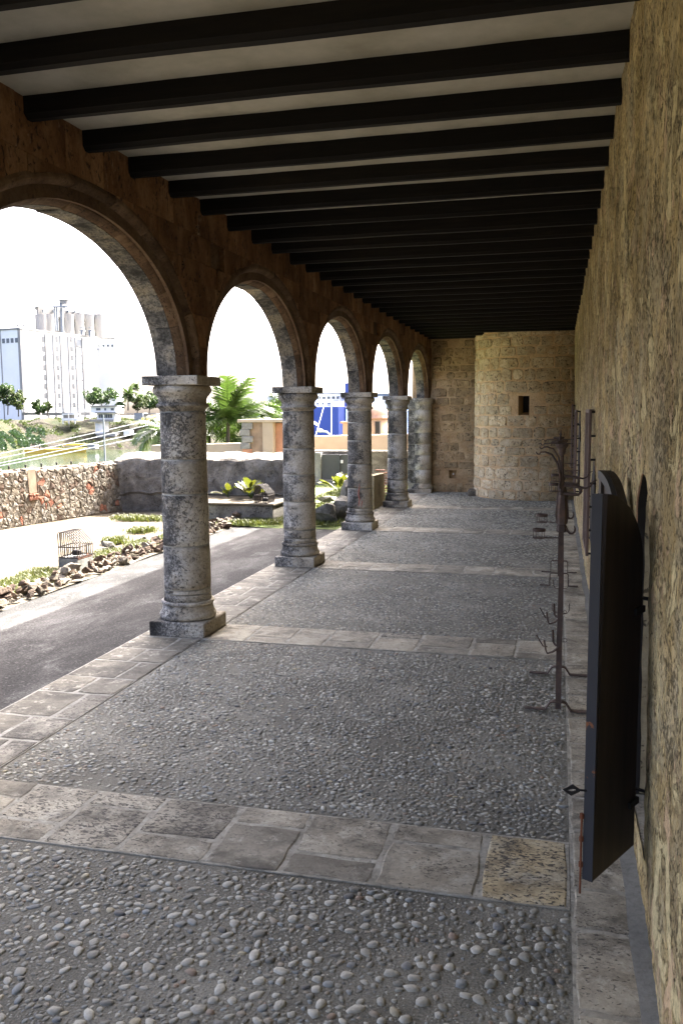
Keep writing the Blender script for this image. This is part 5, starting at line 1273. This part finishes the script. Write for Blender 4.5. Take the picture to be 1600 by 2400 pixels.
for i in range(8): LB(-3.0 + i * 0.62, -2.6 + i * 0.62, 113.44, 113.5, 3.5, 3.85, 'window', 'glass', sh).parent = br_
for i in range(9):
    m_ = MB(); a = -7 + i * 0.85; m_.tube([LD(a, 110.9, 2.4), LD(a, 110.9, 3.1 + (i % 3) * 0.3)], 0.04, 4); m_.build('stanchion', 'white', sh)
for z in (2.75, 3.1): m_ = MB(); m_.tube([LD(-7.2, 110.9, z), LD(-0.2, 110.6, z)], 0.035, 4); m_.build('guard_rail', 'white', sh)
m_ = MB(); m_.tube([LD(-1.6, 115, 4.3), LD(-1.6, 115, 6.0)], 0.05, 5); m_.tube([LD(-2.4, 115, 5.2), LD(-0.8, 115, 5.2)], 0.035, 4); m_.build('mast', 'white', sh)
def rope(label, pts, r): 
    m_ = MB(); a, b_ = Vector(pts[0]), Vector(pts[1]); L_ = (b_ - a).length
    m_.tube([a + (b_ - a) * i / 10 - Vector((0, 0, pts[2] * 4 * (i / 10) * (1 - i / 10))) for i in range(11)], r, 5)
    tag(m_.build('mooring_rope', 'rope', origin=a[:]), label, 'rope', 'mooring ropes of the ship')
def at_dep(px, py, dep):
    d = F_ + (px - 800) / FPX * R_ - (py - 1200) / FPX * U_; return Vector((0, 0, CAMH)) + d * dep
rope('uppermost of the white mooring ropes crossing the river', (at_dep(-30, 1070, 128), at_dep(545, 938, 118), 0.15), 0.05)
rope('second white mooring rope from the top over the river', (at_dep(-30, 1081, 126), at_dep(600, 936, 117), 0.15), 0.05)
rope('third white mooring rope from the top over the river', (at_dep(-30, 1092, 124), at_dep(625, 944, 114), 0.2), 0.05)
rope('lowest white mooring rope crossing the river', (at_dep(-30, 1098, 122), at_dep(640, 955, 112), 0.25), 0.06)
rope('white mooring rope slanting down the blue stern', (at_dep(761, 944, 109.5), at_dep(737, 1030, 100), 0.0), 0.035)
rope('white mooring rope hanging straight down the blue stern', (at_dep(777, 944, 109.5), at_dep(776, 1035, 100), 0.0), 0.03)
rope('pale mooring rope along the lighter ship side', (at_dep(872, 940, 118), at_dep(912, 1010, 104), 0.3), 0.07)
rope('second mooring rope along the lighter ship side', (at_dep(872, 942, 117), at_dep(930, 985, 104), 0.2), 0.06)
sl = thing('street_lamp', P(778, 1060, 44)[:], 'white street lamp arm in front of the blue stern', 'street lamp')
m_ = MB(); m_.tube([P(778, 1060, 44), P(777, 1021, 44), P(765, 1012, 44), P(752, 1010, 44)], 0.05, 6); m_.build('pole', 'white', sl)
m_ = MB(); m_.tube([P(757, 1010, 44), P(750, 1008.5, 44), P(743, 1010, 44)], [0.06, 0.11, 0.05], 6); m_.build('lamp_head', 'white', sl)
lp = P(242.5, 972, 52); m_ = MB(); m_.tube([lp - Vector((0, 0, 7.5)), lp], [0.075, 0.05], 6); tag(m_.build('lamp_post', 'steelgrey', origin=(lp - Vector((0, 0, 7.5)))[:]), 'thin dark post rising behind the rubble parapet against the river', 'post')

def shore(a): return float(np.interp(a, [-0.55, -0.42, -0.4, -0.36, -0.3, -0.2, -0.1, 0.0], [165, 170, 177, 205, 212, 214, 240, 300]))
def bank_z(a, d):
    s0 = shore(a); t = (d - s0) / 30
    z = -7.4 + 7.6 * (max(0, min(1, t)) ** 0.75) if t > 0 else -7.6
    if t > 0: z += 0.9 * nz(a * 60, d * 0.12, 0, 0.8) * min(1, t * 3) * (1 if t < 1.3 else 0.2)
    return z
m_ = MB(); v, f = grid_mesh(lambda a, q: (lambda d: LD(a * d, d, bank_z(a, d)))(shore(a) - 6 + (q ** 2.2) * 380), linspace(-0.6, -0.06, 150), linspace(0, 1, 60)); m_.add(v, f)
tag(m_.build('far_bank', 'bank', smooth=True), kind='structure')
def far(px, py, dep): return at_dep(px, py, dep)
def ground_at(px, dep): 
    a = (px - 800) / FPX; return LD(a * dep, dep, bank_z(a, dep))
cr = MB()
for i in range(3600):
    px = random.choice([random.uniform(-20, 70), random.uniform(-20, 60), random.uniform(40, 110)]); a = (px - 800) / FPX; s0 = shore(a); d = s0 + random.uniform(3, 17)
    if nz(px * 0.06, d * 0.2, 3) < -0.1: continue
    p = LD(a * d, d, bank_z(a, d) + random.uniform(0, 0.7)); u = Vector((random.gauss(0, 1), random.gauss(0, 1), random.gauss(0, 1))).normalized() * 0.35; w = u.orthogonal().normalized() * 0.25; c_ = random.uniform(0.7, 1.3)
    cr.add([p - u, p - w, p + u, p + w], [(0, 1, 2, 3)], (c_, c_, c_))
tag(cr.build('bank_creeper', 'ivy'), 'green creepers hanging over the far river bank', 'creeper', kind='stuff')
cr = MB()
for i in range(5000):
    px = random.uniform(0, 400); a = (px - 800) / FPX; s0 = shore(a); d = s0 + random.uniform(1, 40)
    if nz(px * 0.03, d * 0.1, 8) < 0.12: continue
    p = LD(a * d, d, bank_z(a, d) + random.uniform(0, 0.4)); u = Vector((random.gauss(0, 1), random.gauss(0, 1), random.gauss(0, 1))).normalized() * 0.3; w = u.orthogonal().normalized() * 0.2; c_ = random.uniform(0.8, 1.6)
    cr.add([p - u, p - w, p + u, p + w], [(0, 1, 2, 3)], (c_ * 1.1, c_, c_ * 0.8))
tag(cr.build('bank_scrub', 'leaf_mid'), 'low green scrub on the far river bank', 'scrub', kind='stuff')
def ftree(label, px, pyb, pyt, w, dep, mat, n=2600, ls=0.33):
    b_ = far(px, pyb, dep); h = (pyb - pyt) / FPX * dep; rx = w / 2 / FPX * dep * 1.2; tree(label, b_[:], h, rx, h * 0.43, 46, int(n * 2.2), ls * 0.8, mat, trunk=0.16)
ftree('spreading dark tree at the left edge of the far bank', 19, 968, 895, 62, 226, 'leaf_dark')
ftree('thin pale tree beside the spreading dark one', 44, 972, 914, 34, 224, 'leaf_mid', 1000)
ftree('small round tree in front of the white factory', 92, 974, 936, 34, 224, 'leaf_dark', 1400)
ftree('slender sapling right of the small round tree', 112, 970, 942, 20, 226, 'leaf_mid', 500)
ftree('broad dark tree between factory and the white river house', 238, 962, 905, 64, 240, 'leaf_dark')
ftree('small dark bush tree beside the coconut palm', 284, 962, 940, 22, 235, 'leaf_dark', 700)
ftree('pale green tree right of the coconut palm', 322, 966, 920, 44, 238, 'leaf_mid', 2000)
ftree('large hazy tree beyond the coconut palm', 350, 968, 914, 62, 260, 'leaf_dark', 2600, 0.4)
ftree('yellow flowering shrub hanging near the large column', 362, 1000, 975, 42, 205, 'flower', 900)
def fpalm(label, px, pyb, pyt, dep, Ln):
    tp = far(px, pyt, dep); palm(label, tp[:], (pyb - pyt) / FPX * dep, Ln, 18, 0.2, 1.1)
fpalm('coconut palm on the far bank right of the river house', 301, 962, 925, 236, 3.6)
fpalm('taller coconut palm crown rising behind the pale green tree', 318, 962, 911, 250, 3.0)

# factory with silos
fc = thing('flour_factory', LD(-98.8, 270, 0)[:], 'tall white factory with grain silos across the river', 'factory')
C0, E1, E2 = (-98.8, 270.0), (0.4, 0.9165), (-0.9165, 0.4)
def FP(u, v_, z): return LD(C0[0] + E1[0] * u + E2[0] * v_, C0[1] + E1[1] * u + E2[1] * v_, z)
def fbox(u0, u1, v0, v1, z0, z1, name, mat):
    V = [FP(u, v_, z) for z in (z0, z1) for (u, v_) in ((u0, v0), (u1, v0), (u1, v1), (u0, v1))]
    m_ = MB(); m_.add(V, [(0, 1, 2, 3), (7, 6, 5, 4), (4, 5, 1, 0), (5, 6, 2, 1), (6, 7, 3, 2), (7, 4, 0, 3)]); return m_.build(name, mat, fc)
def u_of(px): r = (px - 800) / FPX; return (C0[0] - C0[1] * r) / (E1[1] * r - E1[0])
def z_of(px, py, dep): return at_dep(px, py, dep).z
ZT = z_of(64, 775, 270)
fbox(0, 36, 0, 70, -1, ZT, 'main_block', 'white'); fbox(-0.3, 36.3, -0.3, 70, ZT, ZT + 0.5, 'parapet', 'offwhite')
fbox(-0.15, 0.9, -0.15, 0.9, -1, ZT - 0.01, 'corner_pilaster', 'silo')
for px in (121, 139, 155.6, 173.5, 190, 205.5): u = u_of(px); fbox(u - 0.28, u + 0.28, -0.3, 0, -1, ZT - 0.6, 'pilaster', 'offwhite')
def dep_u(u): return C0[1] + E1[1] * u
for px0, px1 in ((113, 120), (144.5, 151), (178, 185)):
    u0, u1 = u_of(px0), u_of(px1)
    for zy in (795, 817, 838, 860, 882, 903, 925, 946):
        zz = z_of(px0, zy, dep_u(u0)); w_ = fbox(u0, u1, -0.12, 0, zz - 1.3, zz + 0.5, 'window', 'offwhite'); 
        fbox(u0 + 0.35, u1 - 0.35, -0.16, -0.121, zz - 1.1, zz + 0.35, 'pane', 'glass').parent = w_
for px0 in (82, 94):
    for zy in (792, 925): zz = z_of(px0, zy, 275); u0 = u_of(px0); fbox(u0, u0 + 1.7, -0.12, 0, zz - 1.2, zz + 0.6, 'window', 'silo')
for zy in (815, 835, 853, 872, 892, 912): zz = z_of(198, zy, 296); u0, u1 = u_of(194), u_of(203); fbox(u0, u1, -0.2, 0, zz - 0.2, zz + 0.1, 'balcony_slab', 'silo')
u0, u1 = u_of(193), u_of(204); fbox(u0, u1, -0.1, 0, z_of(198, 818, 296), z_of(198, 800, 296), 'louvre', 'steelgrey')
for zz in (5, 9, 13, 17, 21): fbox(u_of(121), 35.9, -0.05, 0, zz, zz + 0.14, 'string_course', 'silo')
for i in range(4): v0 = 1.0 + i * 1.75; fbox(-0.1, 0, v0, v0 + 1.1, ZT - 4.0, ZT - 2.6, 'window', 'glass')
fbox(-0.2, 0, 7.9, 8.1, -1, ZT, 'downpipe', 'offwhite')
# silos and machine house
def cyl(px, dep, r, z0, z1, name, mat, n=20):
    a = (px - 800) / FPX * dep; q = LD(a, dep, 0); m_ = MB(); m_.lathe([(r, z0), (r, z1)], n, (q.x, q.y, 0)); return m_.build(name, mat, fc, smooth=False)
zs_ = z_of(190, 742, 318)
for px, dep in ((114, 300), (133, 306), (178, 312), (202, 318), (225, 324), (247, 330)): cyl(px, dep, 1.55, 10, z_of(px, 741.5, dep), 'silo', 'silo')
def dbox(px0, px1, py0, py1, dep, thick, name, mat):
    a0, a1 = (px0 - 800) / FPX * dep, (px1 - 800) / FPX * dep; return LB(a0, a1, dep, dep + thick, z_of(px0, py1, dep), z_of(px0, py0, dep), name, mat, fc)
dbox(100, 252, 741, 800, 332, 12, 'silo_backing', 'far_shade')
V = [FP(a, b_, z) for z in (z_of(110, 741, 305), z_of(110, 724, 305)) for a, b_ in ((29, -1), (66, -1), (66, -8), (29, -8))]
m_ = MB(); ang = [((108 - 800) / FPX * 303, 303), ((250 - 800) / FPX * 334, 334), ((246 - 800) / FPX * 342, 342), ((104 - 800) / FPX * 312, 312)]
za, zb_ = z_of(108, 741, 303), z_of(108, 724, 303); m_.add([LD(a, d, z) for z in (za, zb_) for a, d in ang], [(0, 1, 5, 4), (1, 2, 6, 5), (2, 3, 7, 6), (3, 0, 4, 7), (4, 5, 6, 7), (3, 2, 1, 0)]); m_.build('machine_house', 'far_shade', fc)
m_ = MB(); m_.add([LD(a * 1.004, d - 1, z) for z in (zb_, zb_ + 0.35) for a, d in ang], [(0, 1, 5, 4), (1, 2, 6, 5), (2, 3, 7, 6), (3, 0, 4, 7), (4, 5, 6, 7), (3, 2, 1, 0)]); m_.build('machine_house_roof', 'steelgrey', fc)
for px in (117, 141, 175, 190, 202, 222, 229, 243): dbox(px, px + 2.6, 731, 737, 302.3 + (px - 108) * 0.215, 0.4, 'window', 'glass')
dbox(158, 163.5, 716, 785, 301, 1.0, 'elevator_leg', 'steelgrey'); dbox(144, 147, 722, 778, 300.5, 0.6, 'pipe', 'steelgrey'); dbox(149, 152, 722, 778, 300.5, 0.6, 'pipe', 'steelgrey')
dbox(141, 176, 722, 725.5, 299.5, 1.5, 'catwalk', 'steelgrey'); dbox(157, 175, 709, 717, 301, 2, 'head_house', 'silo'); dbox(155, 177, 707.5, 709, 300.5, 3, 'head_house_roof', 'steelgrey')
m_ = MB(); q = at_dep(148, 716, 301); m_.lathe([(0.9, -0.9), (0.9, 0), (0.5, 0.7), (0.1, 0.9)], 12, q[:]); m_.build('cyclone', 'steelgrey', fc)
m_ = MB(); m_.tube([at_dep(168, 708, 301), at_dep(169, 684, 301)], 0.06, 4); m_.build('antenna', 'steelgrey', fc)
m_ = MB(); q = at_dep(169, 684, 301); m_.lathe([(0.05, -0.3), (0.3, 0), (0.05, 0.3)], 8, q[:]); m_.build('antenna_ball', 'steelgrey', fc)
for px in (206, 224): dbox(px - 5, px + 5, 777, 779, 297, 2, 'roof_platform', 'steelgrey'); dbox(px - 2, px + 2, 779, 792, 297, 1, 'roof_stand', 'steelgrey'); dbox(px - 4, px + 4, 770, 771, 297, 2, 'roof_rail', 'steelgrey')
for px in (59, 73): dbox(px - 0.6, px + 0.6, 765, 776, 276, 0.5, 'vent_pipe', 'steelgrey'); dbox(px - 2, px + 2, 764, 768, 276, 1, 'vent_hood', 'silo')
dbox(228, 239, 795, 965, 307, 3, 'stair_tower', 'silo'); dbox(239, 280, 796, 965, 306, 10, 'annex', 'white'); dbox(238, 281, 794.5, 796.5, 305.5, 11, 'annex_parapet', 'silo')
for px in (242, 252.5, 263, 273): dbox(px, px + 4, 810, 815, 305.8, 0.3, 'window', 'glass')
dbox(230, 240, 818, 822, 304, 3, 'landing', 'steelgrey')
# river house, hut, quay wall, barge
rh = thing('river_house', ground_at(248, 226)[:], 'white two storey river house on a round tower base', 'house')
def hb(px0, px1, py0, py1, dep, thick, name, mat, parent):
    a0, a1 = (px0 - 800) / FPX * dep, (px1 - 800) / FPX * dep; return LB(a0, a1, dep, dep + thick, z_of((px0 + px1) / 2, py1, dep), z_of((px0 + px1) / 2, py0, dep), name, mat, parent)
us_h = hb(219, 278, 953, 968, 224, 6, 'upper_storey', 'white', rh); hb(215, 281, 950.5, 953.2, 223.3, 7.5, 'roof', 'offwhite', rh); ls_h = hb(233, 275, 967, 986, 225, 5, 'lower_storey', 'white', rh); hb(216, 272, 983, 988, 223.4, 7, 'balcony', 'offwhite', rh); hb(229, 281, 965.8, 968.5, 223.4, 7, 'ledge', 'offwhite', rh)
for a, b_ in ((232, 242), (251, 255), (266, 273)): hb(a, b_, 956.5, 962, 223.9, 0.3, 'window', 'glass', rh).parent = us_h
for i in range(6): hb(237 + i * 5.4, 241.4 + i * 5.4, 971, 979.5, 224.9, 0.3, 'window', 'glass', rh).parent = ls_h
q = LD((244 - 800) / FPX * 227, 227, 0); m_ = MB(); m_.lathe([(1.75, z_of(244, 1022, 227)), (1.75, z_of(244, 988, 227))], 20, (q.x, q.y, 0)); m_.build('round_base', 'white', rh)
hb(230, 275, 1016, 1026, 222, 6, 'plinth_wall', 'silo', rh); hb(294, 309, 1008, 1020, 222, 4, 'pump_house', 'white', rh)
hu = thing('stilt_hut', ground_at(168, 230)[:], 'small white stilted hut left of the river house', 'hut')
hb(152, 183, 969, 972, 228, 5, 'roof', 'white', hu); hb(151, 188, 980, 985.5, 228, 5, 'deck', 'white', hu); hb(155, 181, 971.9, 980.2, 231, 1, 'back_wall', 'silo', hu)
for px in (152.5, 166, 180.5): hb(px, px + 1.8, 971.9, 980.1, 228.1, 0.3, 'post', 'white', hu); hb(px, px + 1.8, 985.4, 994, 228.1, 0.3, 'stilt', 'white', hu)
qw = thing('quay_wall', ground_at(170, 236)[:], 'long low white quay wall in front of the factory', 'wall')
for a, b_, y0 in ((60, 103, 966), (103, 150, 967), (150, 218, 966)): hb(a, b_ - 0.2, y0, y0 + 7, 233 + (a % 3), 0.6, 'wall_panel', 'offwhite', qw)
for i in range(26): px = 60 + i * 6; hb(px, px + 0.7, 957, 967, 232.5, 0.2, 'fence_post', 'steelgrey', qw)
hb(58, 218, 958.5, 959.3, 232.4, 0.15, 'fence_rail', 'steelgrey', qw)
hb(300, 372, 969, 971, 228, 8, 'jetty_deck', 'silo', qw); hb(320, 340, 968, 985, 227, 6, 'shed', 'steelgrey', qw)
bg_ = thing('barge', far(150, 1050, 194)[:], 'long flat yellow barge moored under the far bank', 'barge')
V = []; 
for z, k in ((-7.2, 0.96), (-6.0, 1.0)):
    for px, dep in ((60, 194), (206, 198), (206, 201), (60, 198)): a = (px - 800) / FPX * dep; cx = (133 - 800) / FPX * 197; V.append(LD(cx + (a - cx) * k, dep, z))
m_ = MB(); m_.add(V, [(0, 1, 5, 4), (1, 2, 6, 5), (2, 3, 7, 6), (3, 0, 4, 7), (4, 5, 6, 7)]); m_.build('hull', 'yellow', bg_)
hb(150, 200, 1040, 1043.5, 199, 2, 'deck_rail', 'yellow', bg_); hb(207, 226, 1042, 1052, 199, 3, 'pontoon', 'steelgrey', bg_)
hb(95, 97, 1042, 1054, 193.5, 0.5, 'fender', 'black', bg_)
